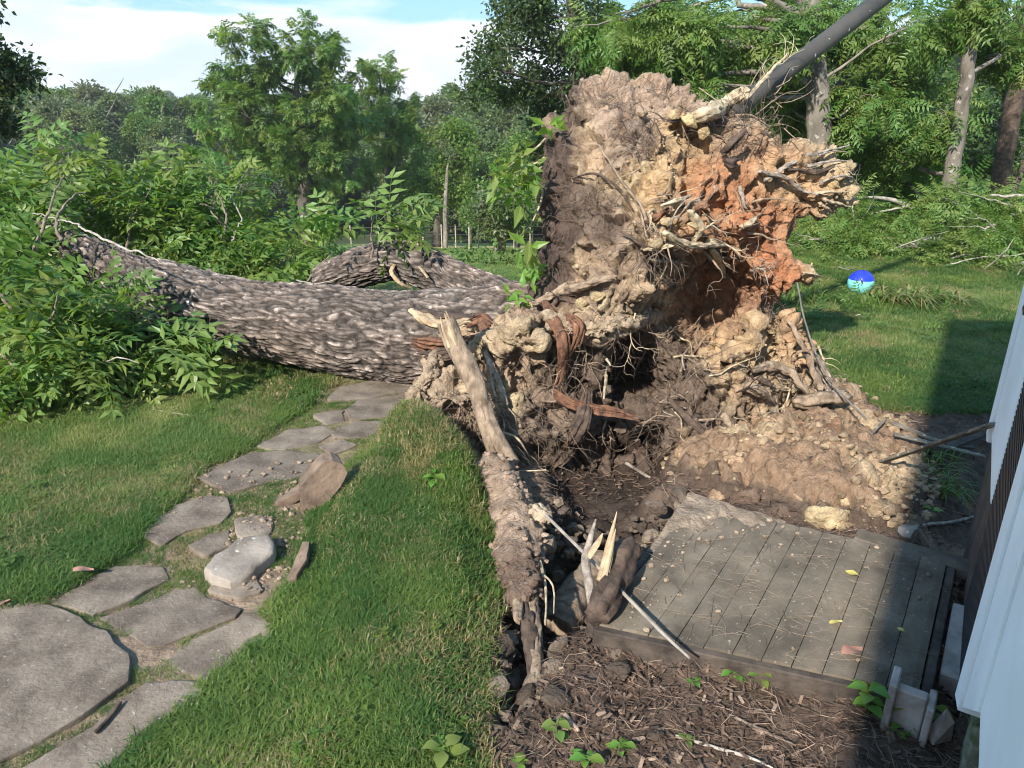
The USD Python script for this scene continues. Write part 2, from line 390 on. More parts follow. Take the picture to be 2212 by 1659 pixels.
def at_field(f, x, y, out=-9.0):
    a = np.atleast_1d((np.asarray(x, float) - RX0) / RS); b = np.atleast_1d((np.asarray(y, float) - RY0) / RS)
    ok = (a > 0) & (a < f.shape[0] - 1) & (b > 0) & (b < f.shape[1] - 1)
    r = ndimage.map_coordinates(f, [np.clip(a, 0, f.shape[0] - 1), np.clip(b, 0, f.shape[1] - 1)], order=1)
    r = np.where(ok, r, out)
    return r if np.ndim(x) else r[0]

def sstep(x, a, b):
    t = np.clip((x - a) / (b - a), 0, 1)
    return t * t * (3 - 2 * t)

bare_px = [(1066, 1740), (1058, 1600), (1055, 1500), (1072, 1290), (1062, 1130), (1040, 1015), (990, 985), (925, 960), (885, 905), (870, 850), (900, 815), (1000, 800), (1400, 780), (1780, 800), (1830, 855), (1900, 880), (2000, 890), (2110, 890), (2330, 905), (2330, 1740)]
path_px = [(-80, 1320), (60, 1312), (150, 1280), (330, 1140), (440, 1010), (540, 960), (690, 850), (735, 800), (820, 780), (960, 780), (900, 870), (880, 920), (800, 950), (765, 1000), (700, 1060), (665, 1150), (640, 1230), (575, 1330), (430, 1480), (240, 1659), (100, 1740), (-80, 1740)]
trench_px = [(1060, 1000), (1150, 1085), (1200, 1060), (1340, 1040), (1480, 1060), (1500, 1080), (1370, 1200), (1320, 1300), (1230, 1360), (1140, 1480), (1085, 1610), (1064, 1610), (1080, 1290), (1066, 1130)]
cave_px = [(1180, 1080), (1150, 960), (1300, 860), (1480, 900), (1480, 1000), (1400, 1070)]
bank_px = [(890, 915), (1040, 1000), (1072, 1180), (1076, 1290), (1060, 1500), (1062, 1740), (560, 1740), (640, 1330), (670, 1150), (720, 1060), (790, 960)]
gully_px = [(2060, 1000), (2150, 940), (2300, 940), (2300, 1500), (2060, 1560), (2000, 1520), (2075, 1240), (1960, 1180), (2000, 1080)]
F_bare, F_path, F_trench, F_cave, F_bank, F_gully = (field(GP(p)) for p in (bare_px, path_px, trench_px, cave_px, bank_px, gully_px))
F_lip = field(GP([(870, 900), (940, 930), (1010, 985), (1062, 1040), (1068, 1180), (960, 1130), (850, 1030), (820, 960)]))
mound_px = [(1420, 985), (1500, 900), (1620, 850), (1740, 820), (1850, 850), (1960, 910), (2030, 1000), (1990, 1090), (1900, 1135), (1760, 1120), (1640, 1075), (1500, 1040)]
F_mound = field(GP(mound_px))

def far_z(x, y):
    k = 0.17 * (1 - sstep(x - 0.10 * y, 0.2, 2.6)) + 0.012
    s = np.logaddexp(0, (y - 7.5) / 1.2) * 1.2
    z = -16 * np.tanh(k * s / 16)
    z = z - 0.05 * np.logaddexp(0, (-x - 6) / 2) * 2 * sstep(y, 2, 9) * (1 - sstep(y, 20, 60))
    return z + 0.02 * np.maximum(y - 120, 0) + 0.012 * np.maximum(np.abs(x) - 60, 0)

def height(x, y):
    x, y = np.asarray(x, float), np.asarray(y, float)
    p = np.stack([x, y, np.zeros_like(x)], -1)
    bare = at_field(F_bare, x, y); path = at_field(F_path, x, y); tr = at_field(F_trench, x, y)
    z = far_z(x, y) + 0.05 * (fbm(p * 1.1, 3, 3) - 0.5)
    z = z + 0.12 * sstep(at_field(F_bank, x, y), 0.0, 0.22) * (0.5 + 0.5 * sstep(y, 1.6, 3.0)) + .15 * sstep(at_field(F_lip, x, y), -.04, .20)
    z = z - 0.014 * sstep(path, -0.03, 0.06)
    rough = sstep(bare, -0.01, 0.06)
    z = z - 0.02 * rough + rough * (0.075 * (fbm(p * 5, 4, 11) - 0.5) + 0.03 * (fbm(p * 19, 3, 5) - 0.5))
    z = z - 0.30 * sstep(tr, 0.0, 0.10) * (0.6 + 0.4 * sstep(y, 1.7, 2.6))
    z = z - 0.22 * sstep(at_field(F_cave, x, y), 0.0, 0.2)
    z = z - 0.14 * sstep(at_field(F_gully, x, y), 0.0, 0.14)
    return z

def mound_h(x, y):
    p = np.stack([x, y, np.zeros_like(x)], -1)
    d = at_field(F_mound, x, y) + 0.10 * (fbm(p * 6, 3, 21) - 0.5)
    h = 0.15 * np.sqrt(np.clip(d / 0.42, 0, 1)) * (0.55 + 0.9 * fbm(p * 3.1, 3, 8))
    crack = np.abs(fbm(p * 4.3, 2, 31) - 0.5)
    h = h - 0.05 * (1 - sstep(crack, 0.0, 0.05)) * sstep(d, 0.03, 0.1)
    return np.where(d > 0, h + 0.05 * (fbm(p * 16, 4, 9) - 0.5), -0.06)

def spread(a, b, step, growth, far):
    out = [a]
    while out[-1] < b:
        out.append(out[-1] + step)
    s = step
    while out[-1] < far:
        s *= growth; out.append(out[-1] + s)
    return np.array(out)
gx = np.r_[-spread(0, 3.4, 0.024, 1.09, 420)[::-1][:-1], spread(0, 2.7, 0.024, 1.09, 420)]
gy = np.r_[1.2 - spread(0, 0.3, 0.05, 1.3, 40)[::-1][:-1], spread(1.2, 5.6, 0.024, 1.06, 650)]
GX, GY = np.meshgrid(gx, gy, indexing='ij')
GZ = height(GX, GY)
gp = np.stack([GX, GY, np.zeros_like(GX)], -1)
bare, path, tr = at_field(F_bare, GX, GY), at_field(F_path, GX, GY), at_field(F_trench, GX, GY)
def lay(c, col, w):
    return c * (1 - w[..., None]) + np.asarray(col) * w[..., None]
gc = np.broadcast_to(np.array([0.075, 0.105, 0.036]), GX.shape + (3,)).copy()
gc = lay(gc, (0.115, 0.125, 0.04), sstep(fbm(gp * 0.5, 4, 2), 0.45, 0.6) * 0.7)
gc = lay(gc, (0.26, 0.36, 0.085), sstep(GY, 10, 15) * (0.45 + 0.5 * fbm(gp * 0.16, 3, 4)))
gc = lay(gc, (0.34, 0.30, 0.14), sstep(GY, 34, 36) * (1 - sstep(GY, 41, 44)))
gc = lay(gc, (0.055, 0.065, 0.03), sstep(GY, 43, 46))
gc = lay(gc, (0.225, 0.165, 0.12), sstep(path, -0.05, 0.02) * (0.5 + 0.5 * sstep(fbm(gp * 6, 3, 14), 0.35, 0.5)))
gc = lay(gc, (0.16, 0.135, 0.07), sstep(fbm(gp * 2.6, 3, 45), .5, .66) * .6 * (1 - sstep(GY, 8, 12)))
b = sstep(bare, -0.03, 0.02)
gc = lay(gc, (0.105, 0.075, 0.058), b)
gc = lay(gc, (0.24, 0.17, 0.12), b * sstep(fbm(gp * 2.2, 4, 17), 0.48, 0.62) * sstep(GY, 2.2, 2.9))
gc = lay(gc, (0.23, 0.115, 0.075), b * sstep(at_field(F_gully, GX, GY), 0.02, 0.1) * sstep(fbm(gp * 3.0, 3, 18), 0.5, 0.6) * sstep(GY, 2.3, 2.6))
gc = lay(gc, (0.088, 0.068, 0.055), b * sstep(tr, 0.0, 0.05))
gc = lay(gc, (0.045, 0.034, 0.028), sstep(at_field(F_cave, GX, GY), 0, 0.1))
n0, n1 = GX.shape
ii, jj = np.meshgrid(np.arange(n0 - 1), np.arange(n1 - 1), indexing='ij')
k = ii * n1 + jj
gf = np.vstack([np.stack([k, k + n1, k + n1 + 1], -1).reshape(-1, 3), np.stack([k, k + n1 + 1, k + 1], -1).reshape(-1, 3)])
HR = height(RGX, RGY)
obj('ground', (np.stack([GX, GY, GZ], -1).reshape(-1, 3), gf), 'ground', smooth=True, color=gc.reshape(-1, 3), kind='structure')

# ---------------------------------------------------------------- flagstone path
ZP = np.array([0.5, 829.5])
def z3(pts):
    return [(x * 0.5, 829.5 + y * 0.5) for x, y in pts]
stones = [
    [(-90, 985), (60, 968), (180, 975), (330, 1020), (440, 1080), (530, 1180), (520, 1290), (400, 1380), (330, 1440), (180, 1520), (80, 1570), (-90, 1660)],
    [(640, 1290), (740, 1285), (840, 1300), (850, 1330), (700, 1420), (600, 1470), (480, 1600), (380, 1700), (60, 1700), (260, 1580), (430, 1480), (530, 1370)],
    [(430, 1015), (600, 950), (750, 885), (820, 880), (860, 920), (1020, 960), (1000, 985), (830, 1050), (700, 1100), (640, 1110), (590, 1060)],
    [(740, 1180), (860, 1080), (1000, 1000), (1100, 985), (1150, 1030), (1150, 1080), (970, 1200), (880, 1240)],
    [(220, 950), (330, 870), (470, 800), (600, 785), (690, 790), (700, 830), (620, 870), (540, 930), (420, 985), (330, 990)],
    [(640, 650), (690, 580), (760, 530), (880, 490), (970, 500), (980, 560), (940, 600), (800, 630), (700, 680)],
    [(880, 400), (1000, 340), (1100, 300), (1250, 290), (1350, 300), (1420, 330), (1390, 360), (1250, 400), (1120, 420), (1000, 460)],
    [(1130, 260), (1250, 200), (1380, 180), (1430, 200), (1370, 240), (1200, 275)],
    [(1430, 55), (1480, 0), (1620, -30), (1780, -30), (1760, 5), (1600, 38)],
    [(1510, 110), (1560, 60), (1700, 40), (1780, 30), (1760, 110), (1640, 130), (1530, 145)],
    [(1030, 600), (1120, 580), (1170, 600), (1150, 650), (1050, 660)],
    [(850, 700), (920, 660), (1000, 640), (1010, 680), (900, 730)],
    [(1400, 262), (1470, 245), (1520, 262), (1440, 290)],
    [(1370, 130), (1470, 105), (1500, 140), (1420, 158)],
    [(920, 880), (960, 830), (1080, 830), (1110, 880), (1000, 915)],
    [(1440, 205), (1560, 165), (1700, 160), (1720, 190), (1580, 215), (1470, 235)],
]
path_t = thing('stone_path', kind='structure')
laid = []
F_stone = np.full(RGX.shape, -9.0)
for i, s in enumerate(stones):
    pg = GP(z3(s), 0.0).buffer(0.022)
    for old in laid:
        pg = pg.difference(old.buffer(0.022))
    pg = max(getattr(pg, 'geoms', [pg]), key=lambda g: g.area)
    laid.append(pg)
    F_stone = np.maximum(F_stone, field(pg))
    c = pg.centroid
    zt = float(height(np.array([c.x]), np.array([c.y]))[0])
    v, f = slab(pg, zt - 0.06, zt + 0.012, bev=.007, seed=40 + i, lump=0.011)
    v[:, 2] += (rng.normal(0, 0.03) * (v[:, 0] - c.x) + rng.normal(0, 0.02) * (v[:, 1] - c.y))
    obj('flagstone', (v, f), 'stone', path_t, smooth=35)

# ---------------------------------------------------------------- grass
def tuft(seed, n, L, w, lean, spread_r):
    r = np.random.default_rng(seed)
    V, F = [], []
    for i in range(n):
        a = r.uniform(0, 2 * np.pi); q = r.uniform(0, 1) ** 0.5 * spread_r
        base = np.array([q * math.cos(a), q * math.sin(a), -0.006])
        b = r.uniform(0, 2 * np.pi); d = np.array([math.cos(b), math.sin(b), 0]); s = np.array([-d[1], d[0], 0])
        l = L * r.uniform(0.5, 1.15); ln = lean * r.uniform(0.3, 1.5)
        mid = base + np.array([0, 0, 0.55 * l]) + d * ln * l * 0.3
        tip = base + np.array([0, 0, l * (0.95 - 0.3 * ln)]) + d * ln * l
        k = len(V) * 5
        V.append(np.array([base - s * w / 2, base + s * w / 2, mid - s * w * 0.42, mid + s * w * 0.42, tip]))
        F.append(np.array([[0, 1, 3], [0, 3, 2], [2, 3, 4]]) + k)
    return np.vstack(V), np.vstack(F)

def frustum(x, y, z=0.0, pad=70):
    u, v = to_uv(np.stack([x, y, np.full_like(x, z)], -1))
    return (u > -pad) & (u < 2212 + pad) & (v < 1659 + 200)

def scatter(n, y0, y1, seed, xl=None):
    r = np.random.default_rng(seed)
    y = np.sqrt(r.uniform(y0 ** 2, y1 ** 2, n))
    w = (0.72 * y + 0.6)
    x = r.uniform(-1, 1, n) * w
    k = frustum(x, y)
    return x[k], y[k], r

def place_grass(n, y0, y1, seed, sc, group):
    x, y, r = scatter(n, y0, y1, seed)
    bare, path, st = at_field(F_bare, x, y), at_field(F_path, x, y), at_field(F_stone, x, y)
    pr = r.uniform(size=len(x))
    edge = 0.07 * (noise(np.stack([x * 9, y * 9, x * 0], -1), 5) - 0.35) + .02 * (noise(np.stack([x * 31, y * 31, x * 0], -1), 6) - .5)
    inpath = path > 0.0 + edge
    keep = (bare < 0.0 + edge * 0.8) & (st < 0.004) & (~inpath | ((noise(np.stack([x * 5, y * 5, x * 0], -1), 8) > 0.36) & (pr < 0.8)))
    x, y, inpath = x[keep], y[keep], inpath[keep]
    m = len(x)
    z = height(x, y)
    pn = fbm(np.stack([x * 0.9, y * 0.9, x * 0], -1), 3, 44)
    dry = fbm(np.stack([x * 2.6, y * 2.6, x * 0], -1), 3, 45)
    kind = np.where(r.uniform(size=m) < sstep(pn, 0.42, 0.62), 1, 0)
    kind = np.where(r.uniform(size=m) < 0.05 + 0.45 * sstep(dry, 0.52, 0.70) + .3 * sstep(at_field(F_bank, x, y), -.02, .1) * sstep(y, 1.9, 2.8) * sstep(noise(np.stack([x * 7, y * 7, x * 0], -1), 81), .3, .7) + np.where(inpath, 0.22, 0), 2, kind)
    idx = kind * 3 + r.integers(0, 3, m)
    s = sc * r.uniform(0.7, 1.25, m) * np.where(inpath, 0.55, 1.0)
    q = Rot.from_euler('zx', np.c_[r.uniform(0, 2 * np.pi, m), r.normal(0, 0.12, m)]).as_quat()
    return np.c_[x, y, z], q, np.c_[s, s, s * (1 if sc < 1.6 else 0.75)], idx

protos = []
for mname, L in (('grass_a', 0.036), ('grass_b', 0.034), ('grass_dry', 0.032)):
    for q in range(3):
        protos.append((tuft(100 + q + len(protos), 14, L, 0.0034, 0.9, 0.034), mname))
parts_ = [place_grass(80000, 1.2, 4.2, 51, 1.0, 0), place_grass(66000, 4.2, 9.0, 52, 1.35, 1), place_grass(30000, 9.0, 19.0, 53, 2.0, 2), place_grass(15000, 19, 35, 54, 3.0, 3)]
parts_[2][3][:] = 3 + parts_[2][3] % 3; parts_[3][3][:] = 3 + parts_[3][3] % 3
g_ = [np.concatenate([p[i] for p in parts_]) for i in range(4)]
tag(instancer('grass', protos, *g_), 'short mown lawn grass on both sides of the stone path', 'grass', kind='stuff')

# ---------------------------------------------------------------- house at the right, seen along its wall
WD = np.array([math.sin(math.radians(31.6)), math.cos(math.radians(31.6)), 0.0])   # along the wall, away from the camera
WN = np.array([-WD[1], WD[0], 0.0])                                               # out of the wall
K0 = np.array([1.254, 1.623, 0.0])
house = thing('house', 'white clapboard house wall running along the right edge beside the torn-up bed', 'house', K0)
def hb(name, a, b, m, parent=None, bev=0.0, label=None):
    """a, b: (along, out, up) corners relative to the house's corner point."""
    v, f = frame_box((0, 0, 0), WD, WN, np.minimum(a, b), np.maximum(a, b), bev)
    return obj(name, (v, f), m, parent or house, label=label)
def wall_poly(name, pts, o0, o1, m, parent=None, label=None):
    e = trimesh.creation.extrude_polygon(Polygon(pts), o1 - o0, engine='earcut'); v = np.array(e.vertices)
    return obj(name, (v[:, :1] * WD + (v[:, 2:] + o0) * WN + v[:, 1:2] * np.array([0, 0, 1.0]), np.array(e.faces)[:, ::-1]), m, parent or house, label=label)
wall = wall_poly('wall', [(-7, .41), (-.395, .41), (-.395, 2.55), (-7, 2.55)], -.28, -.004, 'white_paint')
for i in range(6):
    a = -6.98 + i * 1.1
    hb('wall_board', (a + .002, -.0035, .44), (a + 1.06, .001, 2.5), 'white_paint', wall, bev=.002)
wall_poly('corner_board', [(-.392, .415), (-.146, .222), (-.146, 2.55), (-.392, 2.55)], -.28, .004, 'white_paint')
wall_poly('corner_board', [(-.143, .205), (0, .14), (0, 2.55), (-.143, 2.55)], -.28, .012, 'white_paint')
hb('foundation', (-.10, -.30, -.5), (-.003, -.035, .132), 'moss', bev=.01, label='mossy block foundation')
hb('foundation', (-7.0, -.345, -.5), (-.145, -.282, .40), 'concrete')
# the screened opening beyond the boards
hb('screen_frame', (.003, -.25, .10), (.025, .002, 2.3), 'black_plastic')
ms = []
for i in range(120):
    z = .12 + i * .018
    ms.append(frame_box((0, 0, 0), WD, WN, (.027, -.004, z), (.50, .002, z + .008)))
for i in range(30):
    t = .03 + i * .0155
    ms.append(frame_box((0, 0, 0), WD, WN, (t, -.008, .12), (t + .005, -.0042, 2.28)))
obj('mesh_panel', merge(ms), 'screen', house, kind='stuff')
hb('screen_back', (.027, -.06, .10), (.50, -.05, 2.3), 'black_plastic')
v, f = tube(np.array([WD * .36 + WN * -.004 + [0, 0, 1.17], WD * .36 + WN * .055 + [0, 0, 1.17]]), .020, 14, 4)
obj('door_stop', (v, f), 'black_plastic', house)
hb('wall_panel', (.503, -.28, .50), (1.13, .004, 2.55), 'white_paint', bev=.006, label='far white wall panel')
hb('corner_board', (1.133, -.28, .46), (1.235, .016, 2.55), 'white_paint', bev=.006)
hb('skirt_board', (.503, -.26, -.2), (1.225, -.012, .455), 'dark_wood', bev=.004, label='dark skirting board')
hb('foundation', (.0, -.30, -.5), (.50, -.05, .098), 'moss', bev=.01)
# the body of the house behind the wall and its roof
hb('back_wall', (-7.0, -6.0, -0.5), (1.235, -0.345, 2.5), 'white_paint')
rv = np.array([WD * a + WN * b + np.array([0, 0, c]) for a in (-7.3, 1.3) for b, c in ((0.15, 2.56), (0.15, 2.64), (-3.2, 3.5), (-6.3, 2.64), (-6.3, 2.56))])
rf = np.array([[0, 2, 1], [0, 4, 2], [4, 3, 2], [5, 6, 7], [5, 7, 9], [9, 7, 8], [0, 1, 6], [0, 6, 5], [1, 2, 7], [1, 7, 6], [2, 3, 8], [2, 8, 7], [3, 4, 9], [3, 9, 8], [4, 0, 5], [4, 5, 9]])
obj('roof', (rv, rf), 'roof', house)

# ---------------------------------------------------------------- wooden step platform
ZS = 0.05
A, B, C, D = (G(u, v, ZS) for u, v in ((1497, 1085), (2046, 1212), (1985, 1497), (1286, 1345)))
tilt = np.array([0.012, 0.0, -0.012, 0.0])
pl = thing('step_platform', 'weathered grey planked wooden platform lying crooked in the mulch beside the house', 'platform', (0, 0, 0))
npk = 11
def quad(s, t):
    return (A * (1 - s) + B * s) * (1 - t) + (D * (1 - s) + C * s) * t
edges = np.linspace(0, 1, npk + 1)
for i in range(npk):
    s0, s1 = edges[i] + 0.0013, edges[i + 1] - 0.0013
    nt, ns = 26, 5
    V = []
    for top in (1, 0):
        for t in np.linspace(0, 1, nt):
            for s in np.linspace(s0, s1, ns):
                p = quad(s, t).copy()
                u_ = (s - s0) / (s1 - s0)
                rounded = 0.010 * max(0, abs(u_ - 0.5) * 2 - 0.45)
                p[2] += top * (0.0 - rounded + 0.006 * (float(noise(np.array([[p[0] * 9, p[1] * 9, i]]))[0]) - 0.5) + 0.003 * math.sin(i * 12.9)) - (1 - top) * 0.03
                V.append(p)
    V = np.array(V); F = []
    W = ns * nt
    for a in range(nt - 1):
        for b_ in range(ns - 1):
            q = a * ns + b_
            F += [[q, q + ns, q + ns + 1], [q, q + ns + 1, q + 1]]
    rim = [j for j in range(ns)] + [a * ns + ns - 1 for a in range(1, nt)] + [(nt - 1) * ns + j for j in range(ns - 2, -1, -1)] + [a * ns for a in range(nt - 2, 0, -1)]
    for a, b_ in zip(rim, rim[1:] + rim[:1]):
        F += [[a, b_, b_ + W], [a, b_ + W, a + W]]
    obj('plank', (V, np.array(F)), 'plank', pl)
def edge_board(p, q, off, z0, z1, th, m, name, inset=0.0):
    d = (q - p); L = np.linalg.norm(d[:2]); dx = np.array([d[0], d[1], 0]) / L
    dy = np.array([-dx[1], dx[0], 0])
    return obj(name, frame_box((p[0], p[1], 0), dx, dy, (inset, off, z0), (L - inset, off + th, z1), 0.004), m, pl)
edge_board(D, C, -0.032, -0.08, ZS - 0.005, 0.03, 'dark_wood', 'front_board')
edge_board(C, B, -0.034, -0.10, ZS - 0.010, 0.030, 'dark_wood', 'side_board')
edge_board(A, D, -0.034, -0.12, ZS - 0.015, 0.030, 'dark_wood', 'side_board')
edge_board(B, A, -0.034, -0.10, ZS - 0.012, 0.030, 'dark_wood', 'back_board')
BC = (B - C) / np.linalg.norm(B - C); BN = np.array([BC[1], -BC[0], 0])
obj('side_rail', frame_box(C + BC * 0.16, np.array([BC[0], BC[1], 0]), np.array([-BC[1], BC[0], 0]), (0, -0.10, -0.19), (0.42, -0.045, -0.02), 0.005), 'concrete', pl, label='pale side rail under the platform edge')
obj('back_plate', frame_box(B - BC * 0.02, np.array([BC[0], BC[1], 0]), np.array([-BC[1], BC[0], 0]), (0.0, -0.12, -0.05), (0.09, 0.33, -0.004), 0.004), 'plank', pl)
# broken concrete block at its front corner
cb = G(1965, 1480, 0.1)
t = thing('concrete_block', 'broken pinkish concrete block standing at the front corner of the platform', 'block')
o_ = G(1918, 1462, 0.08)
obj('block_wall', frame_box(o_ + BN * 0.01, BN, BC, (0.0, -0.10, -0.12), (0.022, -0.004, 0.055), 0.004), 'concrete', t)
obj('block_face', frame_box(o_ + BN * 0.025, BN, BC, (0.0, -0.075, -0.12), (0.085, -0.04, 0.03), 0.004), 'concrete', t)
obj('block_wall', frame_box(o_ + BN * 0.112, BN, BC, (0.0, -0.10, -0.12), (0.02, -0.004, 0.02), 0.004), 'concrete', t)

# ---------------------------------------------------------------- loose stones
def hz_(x, y):
    a, b = (x - RX0) / RS, (y - RY0) / RS
    i, j = int(a), int(b)
    if 0 <= i < len(rxs) - 1 and 0 <= j < len(rys) - 1:
        a -= i; b -= j
        return float((HR[i, j] * (1 - a) + HR[i + 1, j] * a) * (1 - b) + (HR[i, j + 1] * (1 - a) + HR[i + 1, j + 1] * a) * b)
    return float(height(np.array([x]), np.array([y]))[0])
def rest(u, v, dz=0.0):
    p = G(u, v, 0.0)
    for _ in range(6):
        p = G(u, v, hz_(p[0], p[1]) + dz)
    return p
def loose_slab(pts, tiltv, th, lift, m, name, label, cat, seed):
    pg = GP(z3(pts), lift)
    c = pg.centroid
    v, f = slab(pg, -th, 0, bev=0.014, seed=seed, lump=0.01)
    v[:, 2] += lift + tiltv[0] * (v[:, 0] - c.x) + tiltv[1] * (v[:, 1] - c.y)
    v = v + 0.010 * (np.stack([fbm(v * 14 + k * 5, 3, seed) for k in range(3)], 1) - 0.5)
    return obj(name, (v, f), m, smooth=40, label=label, cat=cat)
loose_slab([(880, 790), (920, 740), (1020, 680), (1100, 665), (1165, 663), (1192, 690), (1180, 725), (1080, 795), (990, 835), (920, 820)], (-0.05, 0.14), 0.055, 0.045, 'grey_stone', 'loose_stone', 'smooth oval grey stone lying loose on the path near the grass bank', 'stone', 5)
loose_slab([(1172, 465), (1330, 395), (1400, 380), (1400, 430), (1270, 468), (1190, 476)], (0.40, 0.05), 0.045, 0.055, 'brown_stone', 'loose_stone', 'thin tan flagstone tipped up against the upright brown stone', 'stone', 6)
loose_slab([(1210, 825), (1255, 765), (1310, 690), (1345, 700), (1320, 770), (1270, 815)], (0.55, 0.25), 0.05, 0.05, 'brown_stone', 'loose_stone', 'flat tan stone half buried along the foot of the grass bank', 'stone', 7)
# upright stone
base = rest(668, 1112)
yv = base[1]
front = [(1292, 455), (1335, 402), (1400, 340), (1440, 328), (1480, 345), (1500, 385), (1470, 440), (1425, 490), (1378, 560), (1340, 588), (1308, 580), (1298, 520)]
pf_ = np.array([P(x * .5, 829.5 + y * .5, yv + .10 * (x - 1292) / 200 * .5 + .05 * (588 - y) / 260) for x, y in front])
bk_ = pf_ * 1.0; bk_ = bk_.mean(0) + (bk_ - bk_.mean(0)) * .9 + np.array([-.03, .085, .012])
hull = trimesh.convex.convex_hull(np.vstack([pf_, bk_])).subdivide_to_size(.018)
v = np.array(hull.vertices); f = np.array(hull.faces)
v = v + .020 * (np.stack([fbm(v * 13 + k * 5, 4, 72) for k in range(3)], 1) - 0.5)
obj('loose_stone', (v, f), 'brown_stone', smooth=45, label='thick brown stone slab heaved up on edge beside the grass bank', cat='stone')

def set_rock(name, u, v, size, seed, m, label, cat, flat=0.8, group=None, sink=0.3, sub=2):
    p = rest(u, v)
    vv, ff = rock(size, seed, sub, 0.35, flat)
    return obj(name, (vv + p + [0, 0, size * (0.5 - sink)], ff), m, label=label, cat=cat, group=group)
set_rock('round_stone', 1960, 1160, 0.052, 3, 'grey_stone', 'round pale stone on bare soil just behind the far corner of the platform', 'stone', 1.0, sub=3)
# broken concrete wedge in the mulch
w0 = rest(2030, 1590)
hull = trimesh.convex.convex_hull(np.array([G(2002, 1575, 0.0), G(2045, 1530, 0.10), G(2062, 1560, 0.06), G(2055, 1600, -0.02), G(2015, 1610, -0.02), G(1990, 1590, -0.05), G(2060, 1570, -0.06)]))
obj('concrete_wedge', (np.array(hull.vertices), np.array(hull.faces)), 'concrete', label='wedge of broken grey concrete in the mulch below the house corner', cat='concrete chunk')

# ---------------------------------------------------------------- mound of clay beside the root plate
mx = np.arange(*[F for F in (0.2, 2.75)], 0.018); my = np.arange(2.35, 4.7, 0.018)
MX, MY = np.meshgrid(mx, my, indexing='ij')
mh = mound_h(MX, MY)
def cells2(x, y, spacing, seed):
    from scipy.spatial import cKDTree
    r = np.random.default_rng(seed); n = int((x.max() - x.min()) * (y.max() - y.min()) / spacing ** 2)
    pts = np.c_[r.uniform(x.min(), x.max(), n), r.uniform(y.min(), y.max(), n)]
    q = np.stack([x.ravel(), y.ravel(), 0 * x.ravel()], 1)
    d, i = cKDTree(pts).query(q[:, :2] + (np.stack([noise(q * 22 + k * 7, seed + k) for k in (0, 1)], 1) - .5) * spacing * .5, k=2)
    return ((d[:, 1] - d[:, 0]) / spacing).reshape(x.shape), r.uniform(-1, 1, n)[i[:, 0]].reshape(x.shape)
for sp_, am_, sd_ in ((.13, .030, 3), (.055, .016, 4)):
    ca_, cb_ = cells2(MX, MY, sp_, sd_)
    mh = np.where(mh > -.05, mh + am_ * (np.minimum(ca_ * 2.4, 1) - .7) + am_ * .8 * cb_, mh)
mz = height(MX, MY) + mh
inside = at_field(F_mound, MX, MY) > -0.06
cell = inside[:-1, :-1] & inside[1:, :-1] & inside[:-1, 1:] & inside[1:, 1:]
kk = np.arange(MX.size).reshape(MX.shape)
a_, b_, c_, d_ = kk[:-1, :-1][cell], kk[1:, :-1][cell], kk[1:, 1:][cell], kk[:-1, 1:][cell]
top = np.vstack([np.stack([a_, b_, c_], 1), np.stack([a_, c_, d_], 1)])
un, inv = np.unique(top, return_inverse=True); top = inv.reshape(-1, 3)
mv = np.stack([MX, MY, mz], -1).reshape(-1, 3)[un]
under = mv.copy(); under[:, 2] = height(mv[:, 0], mv[:, 1]) - 0.1
mp_ = mv * 1.0
mc = np.broadcast_to(np.array([0.25, 0.17, 0.115]), mv.shape).copy()
def layv(c, col, w):
    return c * (1 - w[:, None]) + np.asarray(col) * w[:, None]
mc = layv(mc, (0.40, 0.305, 0.20), sstep(fbm(mp_ * 4, 4, 61), 0.46, 0.6))
mc = layv(mc, (0.20, 0.115, 0.07), sstep(fbm(mp_ * 3 + 9, 4, 62), 0.54, 0.66))
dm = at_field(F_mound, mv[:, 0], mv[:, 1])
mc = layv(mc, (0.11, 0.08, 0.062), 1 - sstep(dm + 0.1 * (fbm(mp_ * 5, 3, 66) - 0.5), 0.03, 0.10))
mound = thing('soil_mound', 'heap of crumbled tan clay thrown up between the root plate and the house', 'soil heap')
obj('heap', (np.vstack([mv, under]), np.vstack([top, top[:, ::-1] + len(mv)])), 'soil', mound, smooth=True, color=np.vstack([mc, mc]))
MHI = (mx[0], my[0], 0.018)
def mh_(x, y):
    i, j = int(round((x - MHI[0]) / MHI[2])), int(round((y - MHI[1]) / MHI[2]))
    return float(mh[i, j]) if 0 <= i < mh.shape[0] and 0 <= j < mh.shape[1] else -0.06
r_ = np.random.default_rng(77)
cl = []
while len(cl) < 1000:
    u, v = r_.uniform(1420, 2040), r_.uniform(830, 1140)
    p = rest(u, v)
    if at_field(F_mound, p[0], p[1]) < -0.05:
        continue
    dens = sstep(fbm(np.array([p * 4]), 4, 61), 0.42, 0.6)[0]
    if r_.uniform() > 0.05 + dens * (.45 + .55 * (v > 930)):
        continue
    hz = hz_(p[0], p[1]) + max(0, mh_(p[0], p[1]))
    s = 0.005 + 0.027 * r_.uniform() ** 3.6
    vv, ff = rock(s, int(r_.integers(1e6)), 2 if s > .014 else 1, .5)
    col = np.array([0.36, 0.27, 0.18]) * r_.uniform(0.6, 1.25)
    cl.append((vv + [p[0], p[1], hz + s * 0.25], ff, np.tile(col, (len(vv), 1))))
mm = merge(cl)
obj('clods', mm[:2], 'soil', mound, color=mm[2], kind='stuff')
def on_mound(u, v):
    p = G(u, v, 0.2)
    for _ in range(8):
        p = G(u, v, hz_(p[0], p[1]) + max(0, mh_(p[0], p[1])))
    return p
